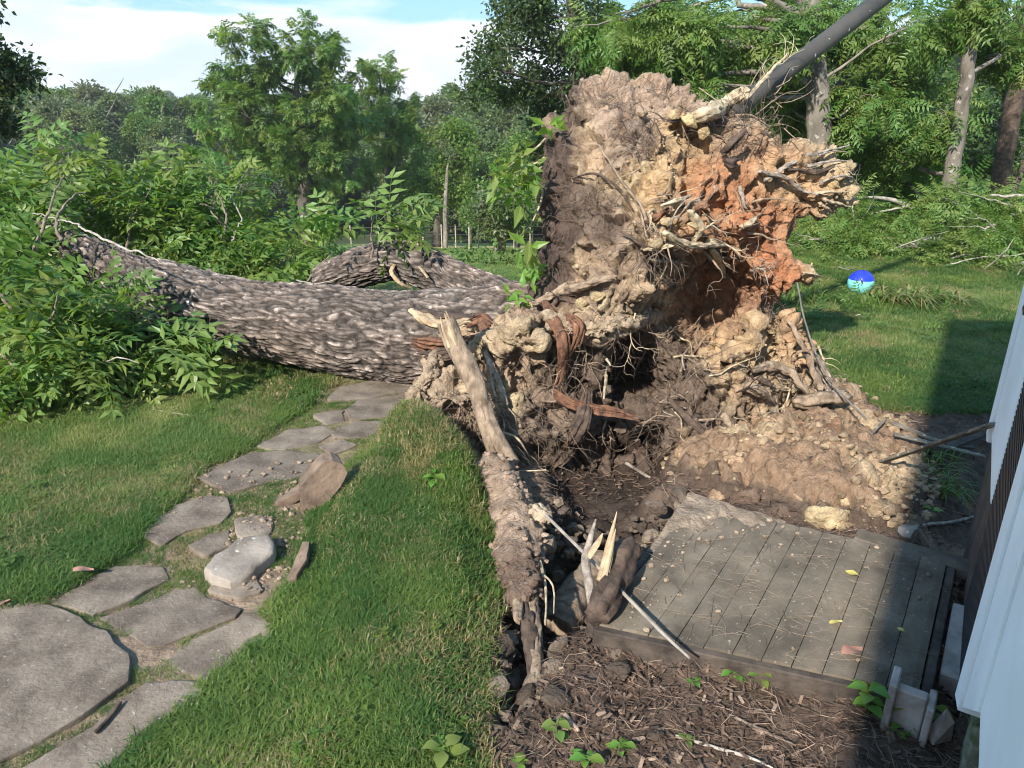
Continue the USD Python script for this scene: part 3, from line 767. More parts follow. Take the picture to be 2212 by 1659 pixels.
chunks = [(1500, 945, .095, 'tall pale yellow clay chunk at the left end of the heap'), (1600, 940, .062, 'blocky tan clay chunk just below the dark hollow in the root plate'), (1590, 985, .058, 'brown stone block in the middle of the scattered clods'),
          (1545, 985, .045, 'yellowish clod wedged between larger clay chunks'), (1660, 935, .06, 'flat tan clay slab leaning on the heap right of the hollow'), (1560, 1020, .05, 'pale stone at the lower left of the heap above the platform'),
          (1790, 1070, .105, 'large rounded lump of pale clay at the front of the heap'), (1840, 1055, .05, 'small pale lump right of the largest clay lump'), (1730, 1040, .055, 'orange tan clod left of the largest clay lump'), (1620, 1050, .08, 'dark brown earth clod overhanging the platform'),
          (1470, 985, .05, 'small clay clod at the far left of the heap'), (1740, 880, .05, 'pale stone on the crest of the heap below the lying log'), (1930, 930, .05, 'tan clod beside the crossed laths')]
for i, (u, v, s, lab) in enumerate(chunks):
    p = on_mound(u, v); p[2] = min(hz_(p[0] + a_, p[1] + b_) + max(0, mh_(p[0] + a_, p[1] + b_)) for a_ in (-s * .6, 0, s * .6) for b_ in (-s * .6, 0, s * .6)) + s * .45
    vv, ff = rock(s, 300 + i, 3, 0.45, 1.0)
    vv = vv * (1 + 0.30 * (fbm(vv * (1.6 / s), 4, i) - 0.5)[:, None] - .16 * (1 - 2 * np.abs(noise(vv * (2.2 / s) + 9, i) - .5))[:, None] ** 4)
    base = np.array([0.42, 0.33, 0.205]) if i in (0, 3, 6, 7, 11) else np.array([0.36, 0.25, 0.16])
    if i in (9,): base = np.array([0.15, 0.105, 0.08])
    obj('clay_clod', (vv + p - [0, 0, s * 0.25], ff), 'soil', smooth=True, color=np.tile(base, (len(vv), 1)) * (0.8 + 0.5 * fbm(vv * 25, 3, i))[:, None], label=lab, cat='clod')
# laths lying over the heap's right flank
def lath(p, q, w, th, m, label, name='wooden_lath', cat='lath'):
    d = (q - p); L = np.linalg.norm(d); d /= L
    y = np.cross([0, 0, 1.0], d); y /= np.linalg.norm(y); z = np.cross(d, y)
    v, f = box((0, -w / 2, -th / 2), (L, w / 2, th / 2), 0.002)
    obj(name, (p + v[:, :1] * d + v[:, 1:2] * y + v[:, 2:] * z, f), m, label=label, cat=cat)
lath(on_mound(1905, 1005) + [0, 0, .02], P(2150, 915, 2.55) , .042, .012, 'old_wood', 'long lichen-spotted lath on top, rising towards the white wall')
lath(on_mound(1930, 945) + [0, 0, .02], rest(2125, 1000) + [0, 0, .035], .035, .010, 'old_wood', 'lath crossing under the long lath, from heap down to the right')
lath(on_mound(1905, 915) + [0, 0, .03], rest(2030, 955, 0.05), .036, .010, 'old_wood', 'short lath at the back of the crossed laths')
lath(rest(2050, 965, .03), P(2150, 925, 3.6), .05, .015, 'dark_wood', 'dark lath lying beside the long lath next to the wall')
lath(on_mound(1880, 945) + [0, 0, .02], on_mound(1915, 918) + [0, 0, .05], .016, .010, 'old_wood', 'little splinter of lath standing at the left of the crossed laths')
lath(on_mound(2020, 970) + [0, 0, .02], rest(2100, 985) + [0, 0, .05], .03, .010, 'dark_wood', 'dark broken lath under the crossing')

# ---------------------------------------------------------------- fallen tree
ft = thing('fallen_tree', 'huge uprooted walnut tree lying across the lawn with its soil-packed root plate standing up', 'fallen tree')
from scipy.spatial import cKDTree
def cells(v, spacing, seed, facet=False):
    r = np.random.default_rng(seed)
    lo, hi = v.min(0), v.max(0)
    n = int(np.clip(np.prod((hi - lo) / spacing), 8, 400000))
    pts = r.uniform(lo, hi, (n, 3))
    d, i = cKDTree(pts).query(v + (np.stack([noise(v * 30 + k_ * 7, seed + k_) for k_ in range(3)], 1) - 0.5) * spacing * 0.35, k=2)
    if facet:
        g = r.normal(size=(n, 3)); g /= np.linalg.norm(g, axis=1, keepdims=True)
        return (d[:, 1] - d[:, 0]) / spacing, i[:, 0], ((v - pts[i[:, 0]]) * g[i[:, 0]]).sum(1)
    return (d[:, 1] - d[:, 0]) / spacing, i[:, 0]
def bark_tube(spec, sides, step, amp, seed, fx=1.0):
    """spec: (u, v, y, radius px). A limb with deep, interlaced bark ridges."""
    c = np.array([P(u, v, y) for u, v, y, r in spec])
    rad = np.array([r * (y * cp + (CAM_Z - q[2]) * sp) / FPX for (u, v, y, r), q in zip(spec, c)])
    L = np.linalg.norm(np.diff(c, axis=0), axis=1).sum()
    n = int(L / step)
    pc = smooth_path(c, n)
    pr = np.interp(np.linspace(0, len(c) - 1, n), np.arange(len(c)), rad)
    pr = ndimage.gaussian_filter1d(pr, n / len(c) / 3, mode='nearest')
    t = np.gradient(pc, axis=0); t /= np.linalg.norm(t, axis=1, keepdims=True)
    s = np.r_[0, np.cumsum(np.linalg.norm(np.diff(pc, axis=0), axis=1))]
    a = np.array([0, 0, 1.0]); th = np.arange(sides) * 2 * np.pi / sides
    A_, B_ = [], []
    for i in range(n):
        a = a - t[i] * (a @ t[i]); a /= np.linalg.norm(a); A_.append(a); B_.append(np.cross(t[i], a))
    A_, B_ = np.array(A_), np.array(B_)
    ring = np.cos(th)[None, :, None] * A_[:, None] + np.sin(th)[None, :, None] * B_[:, None]
    q = ring * pr[:, None, None] * 1.0
    arc = np.stack([np.broadcast_to(s[:, None] * 1.0, q.shape[:2]), np.cos(th)[None] * pr[:, None], np.sin(th)[None] * pr[:, None]], -1)
    w = np.stack([fbm(arc * np.array([2.6, 5, 5]) + 9 * k_, 3, seed + 9 + k_) - 0.5 for k_ in range(3)], -1) * np.array([0.0, 0.16, 0.16])
    wp = arc + w
    sc1 = wp * np.array([.17, 1, 1]); sc2 = wp * np.array([.30, 1, 1])
    e1, i1 = cells(sc1.reshape(-1, 3), .027, seed); e2, i2 = cells(sc2.reshape(-1, 3), .019, seed + 1)
    rr_ = np.random.default_rng(seed); k1, k2 = rr_.uniform(-1, 1, i1.max() + 1)[i1].reshape(q.shape[:2]), rr_.uniform(-1, 1, i2.max() + 1)[i2].reshape(q.shape[:2])
    e1, e2 = e1.reshape(q.shape[:2]), e2.reshape(q.shape[:2])
    h = 1.25 * np.minimum(e1 * 3.4, 1) + .60 * k1 + .40 * np.minimum(e2 * 2.6, 1) + .40 * k2 + .5 * (fbm(arc * 30, 3, seed + 5) - .5) - 1.0
    lump = (fbm(arc * 3.0, 3, seed + 6) - 0.5) * 0.14
    V = pc[:, None] + ring * (pr[:, None, None] * (1 + lump[..., None]) + amp * h[..., None])
    tone = (.26 + .74 * np.minimum(e1 * 3.2, 1)) * (.82 + .24 * k1 + .2 * k2) * np.where((k2 > .6) & (k1 > -.5), 1.55, 1)
    grey = fbm(arc * 2.0, 3, seed + 8)[..., None]
    col = tone[..., None] * (np.array([1.18, 1.0, 0.88]) * (1 - grey) + np.array([0.95, 0.95, 0.97]) * grey)
    i, j = np.meshgrid(np.arange(n - 1), np.arange(sides), indexing='ij')
    k = i * sides + j; k2 = i * sides + (j + 1) % sides
    f = np.vstack([np.stack([k, k2 + sides, k + sides], -1).reshape(-1, 3), np.stack([k, k2, k2 + sides], -1).reshape(-1, 3)])
    V = V.reshape(-1, 3); m = len(V)
    V = np.vstack([V, pc[0], pc[-1]]); j = np.arange(sides)
    f = np.vstack([f, np.stack([np.full(sides, m), (j + 1) % sides, j], 1), np.stack([np.full(sides, m + 1), (n - 1) * sides + j, (n - 1) * sides + (j + 1) % sides], 1)])
    f = f[:, ::-1]
    return V, f, np.vstack([col.reshape(-1, 3), [[.5, .5, .5]], [[.5, .5, .5]]])

mat('fallen_bark', (0.105, 0.09, 0.08), (0.225, 0.20, 0.182), 26, 6, bump=0.7, bdist=0.006, bscale=90, tint=True, spec=0.2, spots=((0.44, 0.40, 0.375), 15, 0.655))
tv, tf, tc_ = bark_tube([(1260, 770, 4.55, 150), (1130, 745, 4.6, 128), (1000, 737, 4.65, 112), (880, 732, 4.7, 103), (740, 715, 4.75, 93), (600, 695, 4.85, 83), (480, 672, 4.98, 76), (380, 640, 5.15, 72), (290, 608, 5.35, 55), (215, 566, 5.6, 44), (130, 520, 5.9, 34), (20, 462, 6.3, 26)], 300, 0.0085, 0.0092, 11)
trunk = obj('trunk', (tv, tf), 'fallen_bark', ft, smooth=True, color=tc_)
sv, sf, sc_ = bark_tube([(1270, 705, 4.8, 60), (1140, 668, 5.0, 50), (1040, 634, 5.3, 46), (970, 604, 5.5, 46), (910, 574, 5.6, 45), (855, 562, 5.7, 42), (795, 574, 5.75, 42), (735, 594, 5.8, 40), (700, 612, 5.85, 36)], 170, 0.009, 0.0105, 23)
obj('second_stem', (sv, sf), 'fallen_bark', ft, smooth=True, color=sc_)
# side limb low on the left, inside the leaves
bv, bf, bc = bark_tube([(420, 700, 5.05, 40), (330, 700, 4.9, 32), (230, 690, 4.8, 24), (120, 680, 4.7, 17), (0, 650, 4.6, 12)], 64, 0.012, 0.006, 31)
obj('limb', (bv, bf), 'fallen_bark', ft, smooth=True, color=bc)
for pts, r in (([(860, 560, 5.62), (845, 585, 5.45), (862, 610, 5.4), (888, 622, 5.45)], .012), ([(905, 575, 5.35), (925, 600, 5.3)], .012)):
    obj('torn_bark', tube([P(*q) for q in pts], [r, r * 1.3, r, r * .6][:len(pts)], 6, 10, 0.5, 3, flat=0.4), 'split_wood', ft, label='strip of torn pale bark on the second stem')

# --- the root plate: a lump of earth carved from a distance field and meshed by surface nets
outline = [(1163, 450), (1165, 320), (1180, 264), (1214, 243), (1230, 204), (1262, 182), (1290, 171), (1360, 167), (1440, 171), (1480, 190), (1510, 197), (1550, 222), (1600, 236), (1648, 262), (1665, 298), (1705, 300), (1765, 320), (1812, 334), (1855, 362), (1862, 395), (1846, 446), (1795, 468), (1722, 462), (1718, 484), (1712, 528), (1722, 552), (1748, 581), (1778, 598), (1722, 614), (1690, 640), (1668, 660), (1684, 700), (1702, 672), (1742, 690), (1752, 765), (1790, 835), (1796, 880), (1720, 905), (1660, 940), (1560, 985), (1480, 1000), (1420, 1030), (1300, 1055), (1180, 1050), (1130, 1010), (1060, 1012), (990, 1010), (940, 985), (895, 965), (878, 910), (886, 850), (908, 790), (925, 720), (1060, 690), (1105, 665), (1140, 632), (1158, 560)]
ctrl = np.array([(1360, 175, 4.45), (1250, 215, 4.45), (1500, 215, 4.35), (1600, 245, 4.3), (1170, 300, 4.35), (1170, 450, 4.2), (1165, 600, 4.15), (1300, 260, 4.2), (1300, 350, 4.05), (1300, 480, 3.86), (1300, 620, 3.72), (1230, 500, 3.98), (1230, 620, 3.9), (1420, 300, 4.05), (1420, 370, 3.92), (1420, 470, 3.80),
                 (1400, 620, 3.72), (1360, 680, 3.70), (1560, 330, 4.10), (1650, 330, 4.15), (1720, 390, 4.18), (1840, 400, 4.2), (1600, 450, 4.05), (1680, 520, 4.1), (1765, 597, 4.02), (1680, 600, 4.0), (1640, 560, 4.02), (1520, 600, 3.98), (1500, 700, 4.0), (1560, 700, 3.95), (1140, 735, 3.66), (1000, 760, 3.85), (950, 850, 3.60), (895, 930, 3.45), (990, 970, 3.36),
                 (1150, 900, 3.52), (1200, 1000, 3.38), (1300, 1030, 3.40), (1300, 880, 3.72), (1240, 800, 3.65), (1380, 800, 3.85), (1440, 900, 3.62), (1500, 800, 3.78), (1580, 800, 3.78), (1620, 700, 3.90), (1640, 780, 3.88), (1600, 900, 3.62), (1550, 960, 3.48), (1720, 760, 3.95), (1760, 870, 3.74), (1690, 890, 3.68), (1440, 990, 3.42)])
rbf = RBFInterpolator(ctrl[:, :2], ctrl[:, 2], kernel='thin_plate_spline', smoothing=400.0)
UV0, UVS = np.array([840.0, 130.0]), 4.0
gu, gv = np.arange(840, 1900, UVS), np.arange(130, 1090, UVS)
GU, GV = np.meshgrid(gu, gv, indexing='ij')
depth = rbf(np.stack([GU.ravel(), GV.ravel()], 1)).reshape(GU.shape)
def pm(pts, soft=10.0):
    m = shapely.contains_xy(Polygon(pts).buffer(0), GU, GV).astype(float)
    return ndimage.gaussian_filter(m, soft / UVS)
# hollows (+) and swellings (-) in metres, softness in view units
for pts, d, s in (
    ([(1430, 590), (1490, 545), (1560, 545), (1640, 620), (1600, 700), (1560, 770), (1440, 760), (1398, 690)], 0.24, 9),
    ([(1470, 640), (1560, 600), (1590, 660), (1500, 720)], 0.10, 12),
    ([(1322, 735), (1400, 722), (1440, 790), (1420, 860), (1330, 850), (1300, 800)], 0.38, 9),
    ([(1575, 900), (1600, 880), (1632, 888), (1628, 915), (1590, 925)], 0.30, 4),
    ([(1180, 985), (1290, 930), (1420, 930), (1430, 1040), (1180, 1060)], 0.34, 10),
    ([(1200, 780), (1260, 780), (1270, 850), (1200, 860)], 0.10, 8),
    ([(1440, 268), (1500, 268), (1530, 330), (1500, 370), (1450, 345)], 0.13, 6),
    ([(1500, 300), (1560, 300), (1560, 350), (1520, 360)], 0.08, 6),
    ([(1310, 265), (1400, 258), (1420, 300), (1330, 320)], 0.05, 8),
    ([(1660, 850), (1780, 850), (1740, 890), (1640, 900)], 0.15, 8),
    ([(1655, 640), (1700, 640), (1690, 780), (1650, 760)], 0.20, 7),
    ([(960, 880), (1040, 880), (1050, 980), (960, 980)], 0.14, 10),
    ([(1090, 780), (1190, 760), (1200, 850), (1120, 870)], 0.12, 10),
    ([(1440, 420), (1520, 420), (1580, 480), (1560, 545), (1440, 560), (1400, 520)], -0.16, 12),
    ([(1440, 215), (1520, 215), (1560, 255), (1470, 272)], -0.10, 9),
    ([(1290, 600), (1400, 570), (1420, 640), (1340, 700), (1260, 690)], -0.06, 14),
    ([(1570, 430), (1630, 430), (1650, 500), (1600, 520)], -0.10, 9),
    ([(1500, 400), (1535, 330), (1560, 430), (1530, 470)], -0.07, 7), ([(1555, 400), (1585, 330), (1605, 430), (1580, 460)], -0.06, 7),
    ([(1190, 690), (1320, 690), (1300, 720), (1200, 730)], -0.06, 8),
    ([(1500, 770), (1600, 760), (1610, 830), (1520, 850)], -0.12, 10),
    ([(1560, 700), (1650, 690), (1640, 780), (1570, 800)], -0.10, 10),
    ([(1690, 690), (1745, 690), (1752, 790), (1700, 800)], -0.10, 8),
    ([(1050, 680), (1170, 670), (1180, 750), (1080, 770)], -0.12, 10),
    ([(1180, 930), (1270, 900), (1290, 980), (1200, 1030)], -0.10, 8),
    ([(900, 780), (1000, 770), (1000, 870), (900, 900)], -0.06, 10),
):
    depth = depth + d * pm(pts, s)
mask = shapely.contains_xy(Polygon(outline).buffer(0), GU, GV)
sdpx = (ndimage.distance_transform_edt(mask) - ndimage.distance_transform_edt(~mask)) * UVS
sdm = ndimage.gaussian_filter(sdpx, 0.8) * 4.2 / FPX                       # metres at that distance
thick = 0.34 + 0.85 * sstep(GU, 1120, 1300) * (1 - sstep(GU, 1560, 1720)) * (1 - 0.7 * sstep(GV, 600, 900)) 
VX = 0.0155
ax_, ay_, az_ = np.arange(-0.75, 2.15, VX), np.arange(3.0, 5.35, VX), np.arange(-0.42, 1.95, VX)
X3, Y3, Z3 = np.meshgrid(ax_, ay_, az_, indexing='ij')
U3, V3 = to_uv(np.stack([X3, Y3, Z3], -1))
iu, iv = (U3 - UV0[0]) / UVS, (V3 - UV0[1]) / UVS
co = [iu.ravel(), iv.ravel()]
def samp(g, cv):
    return ndimage.map_coordinates(g.astype(np.float32), co, order=1, mode='nearest', cval=cv).reshape(X3.shape)
e3 = samp(sdm, -1.0); d3 = samp(depth, 4.0); t3 = samp(thick, 0.3)
del U3, V3, iu, iv, co
rnd = 0.16 * (1 - np.sqrt(np.clip(1 - (1 - np.clip(e3 / 0.16, 0, 1)) ** 2, 0, 1)))
front = Y3 - (d3 + rnd)
back = (d3 + 0.16 + (t3 - 0.16) * np.sqrt(np.clip(e3 / 0.35, 0, 1))) - Y3
sdf = np.minimum(np.minimum(front * 0.8, back * 0.8), e3)
coarse = fbm(np.stack([X3[::3, ::3, ::3], Y3[::3, ::3, ::3], Z3[::3, ::3, ::3]], -1) * 5.0, 3, 91) - 0.5
zoom = ndimage.zoom(coarse, np.array(sdf.shape) / np.array(coarse.shape), order=1)
sdf = sdf + 0.08 * zoom
def surface_nets(f):
    s = f > 0
    nx, ny, nz = f.shape
    cnt = np.zeros((nx - 1, ny - 1, nz - 1), np.int8); acc = np.zeros(cnt.shape + (3,), np.float32); nb = np.zeros(cnt.shape, np.float32)
    offs = [(a, b, c) for a in (0, 1) for b in (0, 1) for c in (0, 1)]
    sl = lambda o: tuple(slice(k, n - 1 + k) for k, n in zip(o, f.shape))
    for o in offs:
        cnt += s[sl(o)]
    act = (cnt > 0) & (cnt < 8)
    for o in offs:
        for ax in range(3):
            if o[ax] == 0:
                p = list(o); p[ax] = 1; p = tuple(p)
                f0, f1 = f[sl(o)][act], f[sl(p)][act]
                cr = (f0 > 0) != (f1 > 0)
                t = np.where(cr, f0 / np.where(cr, f0 - f1, 1), 0)
                pt = np.tile(np.array(o, np.float32), (len(t), 1)); pt[:, ax] += t
                acc[act] += np.where(cr[:, None], pt, 0); nb[act] += cr
    idx = np.full(cnt.shape, -1, np.int64); idx[act] = np.arange(act.sum())
    V = acc[act] / np.maximum(nb[act], 1)[:, None] + np.argwhere(act)
    F = []
    for ax in range(3):
        a0 = [slice(None)] * 3; a1 = [slice(None)] * 3
        a0[ax] = slice(0, -1); a1[ax] = slice(1, None)
        s0, s1 = s[tuple(a0)], s[tuple(a1)]
        b, c = [(1, 2), (2, 0), (0, 1)][ax]
        for flip, w in ((False, s0 & ~s1), (True, ~s0 & s1)):
            e = np.argwhere(w)
            ok = (e[:, b] > 0) & (e[:, c] > 0) & (e[:, b] < f.shape[b] - 1) & (e[:, c] < f.shape[c] - 1)
            e = e[ok]
            q = []
            for db, dc in ((1, 1), (0, 1), (0, 0), (1, 0)):
                g = e.copy(); g[:, b] -= db; g[:, c] -= dc
                q.append(idx[g[:, 0], g[:, 1], g[:, 2]])
            q = np.stack(q, 1)
            if flip: q = q[:, ::-1]
            F += [q[:, [0, 1, 2]], q[:, [0, 2, 3]]]
    return V, np.vstack(F)
pv, pf = surface_nets(sdf.astype(np.float32))
pv = pv * VX + np.array([ax_[0], ay_[0], az_[0]])
del X3, Y3, Z3, e3, d3, t3, front, back, sdf, zoom, rnd
def vnormals(v, f):
    n = np.zeros_like(v); fn = np.cross(v[f[:, 1]] - v[f[:, 0]], v[f[:, 2]] - v[f[:, 0]])
    for k_ in range(3):
        np.add.at(n, f[:, k_], fn)
    return n / (np.linalg.norm(n, axis=1, keepdims=True) + 1e-12)
tm = trimesh.Trimesh(pv, pf, process=False)
comps = trimesh.graph.connected_components(tm.face_adjacency, nodes=np.arange(len(pf)))
pf = pf[max(comps, key=len)]
un, inv = np.unique(pf, return_inverse=True); pv = pv[un]; pf = inv.reshape(-1, 3)
pn_ = vnormals(pv, pf)
if (pn_ * (pv - pv.mean(0))).sum() < 0:
    pf = pf[:, ::-1]; pn_ = -pn_
# crumbly relief: chunky ridges, then clods
pu, pw = to_uv(pv)
smooth_zone = sstep(pu, 1460, 1560) * (1 - sstep(pw, 640, 760))                # dense red clay is smoother
humus = (1 - sstep(pu + 50 * (fbm(pv * 5, 3, 13) - 0.5), 1212, 1262)) * sstep(pw, 240, 300) * (1 - sstep(pw, 640, 690))
r1 = np.abs(noise(pv * 9.0, 71) - 0.5) * 2
r2 = np.abs(noise(pv * 21.0 + 5, 72) - 0.5) * 2
c1, id1, f1 = cells(pv * [1, 1, .7], 0.13, 5, True)
c2, id2, f2 = cells(pv * [1, 1, .8], 0.055, 6, True)
c0, id0, f0 = cells(pv * [1, 1, .6], 0.27, 4, True)
disp = 0.060 * (1 - .45 * smooth_zone) * (fbm(pv * 4.5, 4, 81) - 0.5) - 0.034 * (1 - r1) ** 4 - 0.012 * (1 - r2) ** 3
disp += (1 - .35 * smooth_zone) * (1 - .6 * humus) * (.72 * np.clip(f1, -.05, .05) + .38 * np.clip(f2, -.018, .018) - .024 * (1 - np.minimum(c1 * 7, 1)) - .010 * (1 - np.minimum(c2 * 6, 1))) + .35 * np.clip(f0, -.09, .09) * (1 - humus)
disp += 0.008 * (fbm(pv * 40, 3, 83) - 0.5) * 2
pv = pv + pn_ * disp[:, None]
# soil colours by stratum: topsoil at the old ground side, tan subsoil, ochre and red clay deepest
pu2 = pu + 46 * (fbm(pv * 3.2, 4, 14) - 0.5) * 2
pw2 = pw + 46 * (fbm(pv * 3.2, 4, 15) - 0.5) * 2
tn = fbm(pv * 7, 4, 16)
pc = np.broadcast_to(np.array([0.36, 0.265, 0.178]), pv.shape).copy()
pc = layv(pc, (0.45, 0.35, 0.225), sstep(tn, 0.48, 0.62))
pc = layv(pc, (0.27, 0.20, 0.15), sstep(fbm(pv * 4 + 3, 4, 19), 0.5, 0.64) * 0.8)
def zone(pts, soft):
    g = pm(pts, soft)
    return ndimage.map_coordinates(g, [(pu2 - UV0[0]) / UVS, (pw2 - UV0[1]) / UVS], order=1, mode='nearest')
def vary(c, lo=0.8, hi=1.25):
    return np.asarray(c)[None] * (lo + (hi - lo) * tn)[:, None]
def paint(c, col, w):
    return c * (1 - w[:, None]) + vary(col) * w[:, None]
pc = paint(pc, (0.32, 0.235, 0.18), zone([(1220, 160), (1500, 160), (1560, 240), (1430, 240), (1400, 330), (1330, 330), (1260, 300)], 14) * 0.85)
pc = paint(pc, (0.41, 0.285, 0.165), zone([(1410, 250), (1480, 220), (1520, 330), (1500, 480), (1400, 560), (1390, 420)], 16))
pc = paint(pc, (0.38, 0.205, 0.115), zone([(1480, 350), (1560, 325), (1720, 325), (1810, 400), (1740, 470), (1710, 560), (1750, 610), (1660, 670), (1540, 640), (1470, 520)], 12))
pc = paint(pc, (0.36, 0.16, 0.085), zone([(1590, 440), (1690, 450), (1700, 560), (1720, 600), (1660, 640), (1620, 560)], 14))
pc = paint(pc, (0.36, 0.17, 0.09), zone([(1540, 370), (1640, 370), (1620, 430), (1560, 440)], 8) * 0.8)
pc = paint(pc, (0.45, 0.325, 0.19), zone([(1650, 330), (1850, 350), (1860, 440), (1800, 460), (1690, 440), (1640, 380)], 10) * 0.6)
pc = paint(pc, (0.55, 0.43, 0.25), zone([(1735, 575), (1780, 590), (1775, 606), (1720, 606)], 6))
pc = paint(pc, (0.27, 0.155, 0.10), zone([(1430, 590), (1560, 560), (1650, 620), (1600, 720), (1440, 760)], 14) * 0.8)
pc = paint(pc, (0.44, 0.31, 0.18), zone([(1500, 700), (1650, 690), (1660, 800), (1540, 850)], 14) * 0.7)
pc = paint(pc, (0.46, 0.30, 0.18), zone([(1690, 680), (1760, 690), (1760, 790), (1700, 800)], 8))
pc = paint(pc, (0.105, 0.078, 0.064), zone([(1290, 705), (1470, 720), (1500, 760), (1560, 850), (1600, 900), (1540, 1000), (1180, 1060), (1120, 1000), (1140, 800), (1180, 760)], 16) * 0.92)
pc = paint(pc, (0.22, 0.165, 0.125), zone([(1120, 800), (1260, 850), (1300, 950), (1200, 1040), (1100, 960)], 14) * 0.6)
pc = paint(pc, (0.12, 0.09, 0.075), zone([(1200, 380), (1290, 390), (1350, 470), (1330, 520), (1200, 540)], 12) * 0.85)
pc = paint(pc, (0.17, 0.13, 0.105), zone([(1330, 255), (1420, 250), (1440, 310), (1380, 340), (1320, 320)], 10) * 0.7)
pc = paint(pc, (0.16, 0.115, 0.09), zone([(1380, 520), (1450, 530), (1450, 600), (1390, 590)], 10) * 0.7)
pc = paint(pc, (0.16, 0.12, 0.095), sstep(fbm(pv * np.array([9, 9, 4.0]) + 40, 4, 29), .56, .68) * .75 * (1 - smooth_zone * .7))
pc = paint(pc, (0.088, 0.063, 0.053), humus)
pc = paint(pc, (0.095, 0.07, 0.058), zone([(1195, 150), (1270, 150), (1225, 300), (1180, 300)], 8) * (1 - sstep(pw, 280, 310)))
pc = paint(pc, (0.33, 0.255, 0.185), zone([(870, 790), (985, 770), (1000, 880), (950, 960), (880, 950)], 10))
pc = paint(pc, (0.15, 0.115, 0.092), zone([(900, 930), (1060, 880), (1100, 1010), (950, 1010)], 12) * 0.8)
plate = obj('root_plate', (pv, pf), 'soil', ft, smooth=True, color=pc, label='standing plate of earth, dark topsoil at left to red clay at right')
print('plate', len(pv), len(pf))
# crumbs stuck all over it
vis = np.flatnonzero((pn_ @ np.array([0.1, -1, 0.25])) > 0.15)
r_ = np.random.default_rng(88)
cr = []
wgt = (1 - 0.85 * smooth_zone[vis]) * (1 - 0.4 * humus[vis]); wgt /= wgt.sum()
for i in r_.choice(vis, 1500, p=wgt):
    s = 0.0035 + 0.019 * r_.uniform() ** 5
    vv, ff = rock(s, int(r_.integers(1e6)), 2 if s > .013 else 1, .5)
    cr.append((vv + pv[i] + pn_[i] * s * 0.2, ff, np.tile(np.minimum(pc[i] * r_.uniform(0.7, 1.25), 0.7), (len(vv), 1))))
mm = merge(cr)
obj('clods', mm[:2], 'soil', plate, color=mm[2], kind='stuff')
front_tree = cKDTree(np.c_[pu[vis] / 100, pw[vis] / 100])
def on_plate(u, v, out=0.0):
    """A point on the root plate's near face, out metres towards the camera."""
    d, i = front_tree.query(np.c_[np.atleast_1d(u) / 100.0, np.atleast_1d(v) / 100.0], k=12)
    c = vis[i]
    best = np.array([k_[np.argmin(pv[k_, 1])] for k_ in c])
    return np.array([P(a, b, pv[k_, 1] - out) for a, b, k_ in zip(np.atleast_1d(u), np.atleast_1d(v), best)])
GROOVE = .42
def proot(pts, r, m, name='root', out=0.02, sides=9, n=None, rough=0.35, seed=None, wob=0.006, flat=None, label=None, parent=None, outs=None, thin=1.0):
    """A root over the plate: view points with an optional third value, its distance north."""
    q = []
    for i, t in enumerate(pts):
        o = out if outs is None else outs[i]
        q.append(P(*t) if len(t) == 3 else on_plate(t[0], t[1], o)[0])
    q = np.array(q)
    seed = seed if seed is not None else int(abs(q.sum()) * 1000) % 9973
    big = max(r) > .009
    L = np.linalg.norm(np.diff(q, axis=0), axis=1).sum()
    return obj(name, tube(q, np.asarray(r) * thin, max(sides, 22) if big else sides, max(n or 7 * len(q), int(L / .012)) if big else n, rough * .7, seed, wobble=wob * (2.2 if big else 1), flat=flat, groove=GROOVE if big else 0), m, parent or ft, smooth=60, label=label), q
# the big torn root in front, pale where it broke, and its twin
GROOVE = .14
proot([(968, 692, 3.42), (985, 742, 3.40), (1008, 790, 3.36), (1030, 840, 3.32), (1050, 900, 3.26), (1075, 950, 3.21), (1112, 1004, 3.16)], [.030, .046, .048, .047, .043, .040, .030], 'root', sides=16, n=46, rough=0.2, wob=0.004, label='thick broken root leaning down across the front of the plate')
proot([(1018, 830, 3.31), (1040, 900, 3.24), (1055, 950, 3.20), (1066, 985, 3.19)], [.012, .026, .028, .022], 'root', sides=12, n=24, rough=0.2, wob=0.003)
GROOVE = .42
def splinter(p0, p1, r, n, m, seed, name='splintered_end', parent=None, label=None):
    """A broken stub: a bundle of tapering splinters of uneven length."""
    rr = np.random.default_rng(seed); d = p1 - p0; L = np.linalg.norm(d); d = d / L
    a = np.cross(d, [0, 1, 0.3]); a /= np.linalg.norm(a); b_ = np.cross(d, a); out = []
    for i in range(n):
        th = 2 * np.pi * i / n + rr.uniform(-.3, .3); q = r * (0.62 if i % 2 else 0.42)
        o = q * (math.cos(th) * a + math.sin(th) * b_)
        l = L * rr.uniform(0.55, 1.15)
        out.append(tube(np.array([p0 + o, p0 + o * 0.95 + d * l * 0.6, p0 + o * 0.7 + d * l + rr.normal(0, r * .1, 3)]), [r * .5, r * .42, r * .06], 6, 6, 0.3, i + seed, flat=0.6))
    return obj(name, merge(out), m, parent or ft, label=label)
splinter(P(985, 745, 3.40), P(960, 683, 3.43), .046, 9, 'split_wood', 4, label='pale yellow break at the top of the thick broken root')
proot([(948, 700, 3.47), (985, 790, 3.38), (1025, 850, 3.32), (1032, 872, 3.3)], [.007, .010, .009, .007], 'twig', rough=0.2)
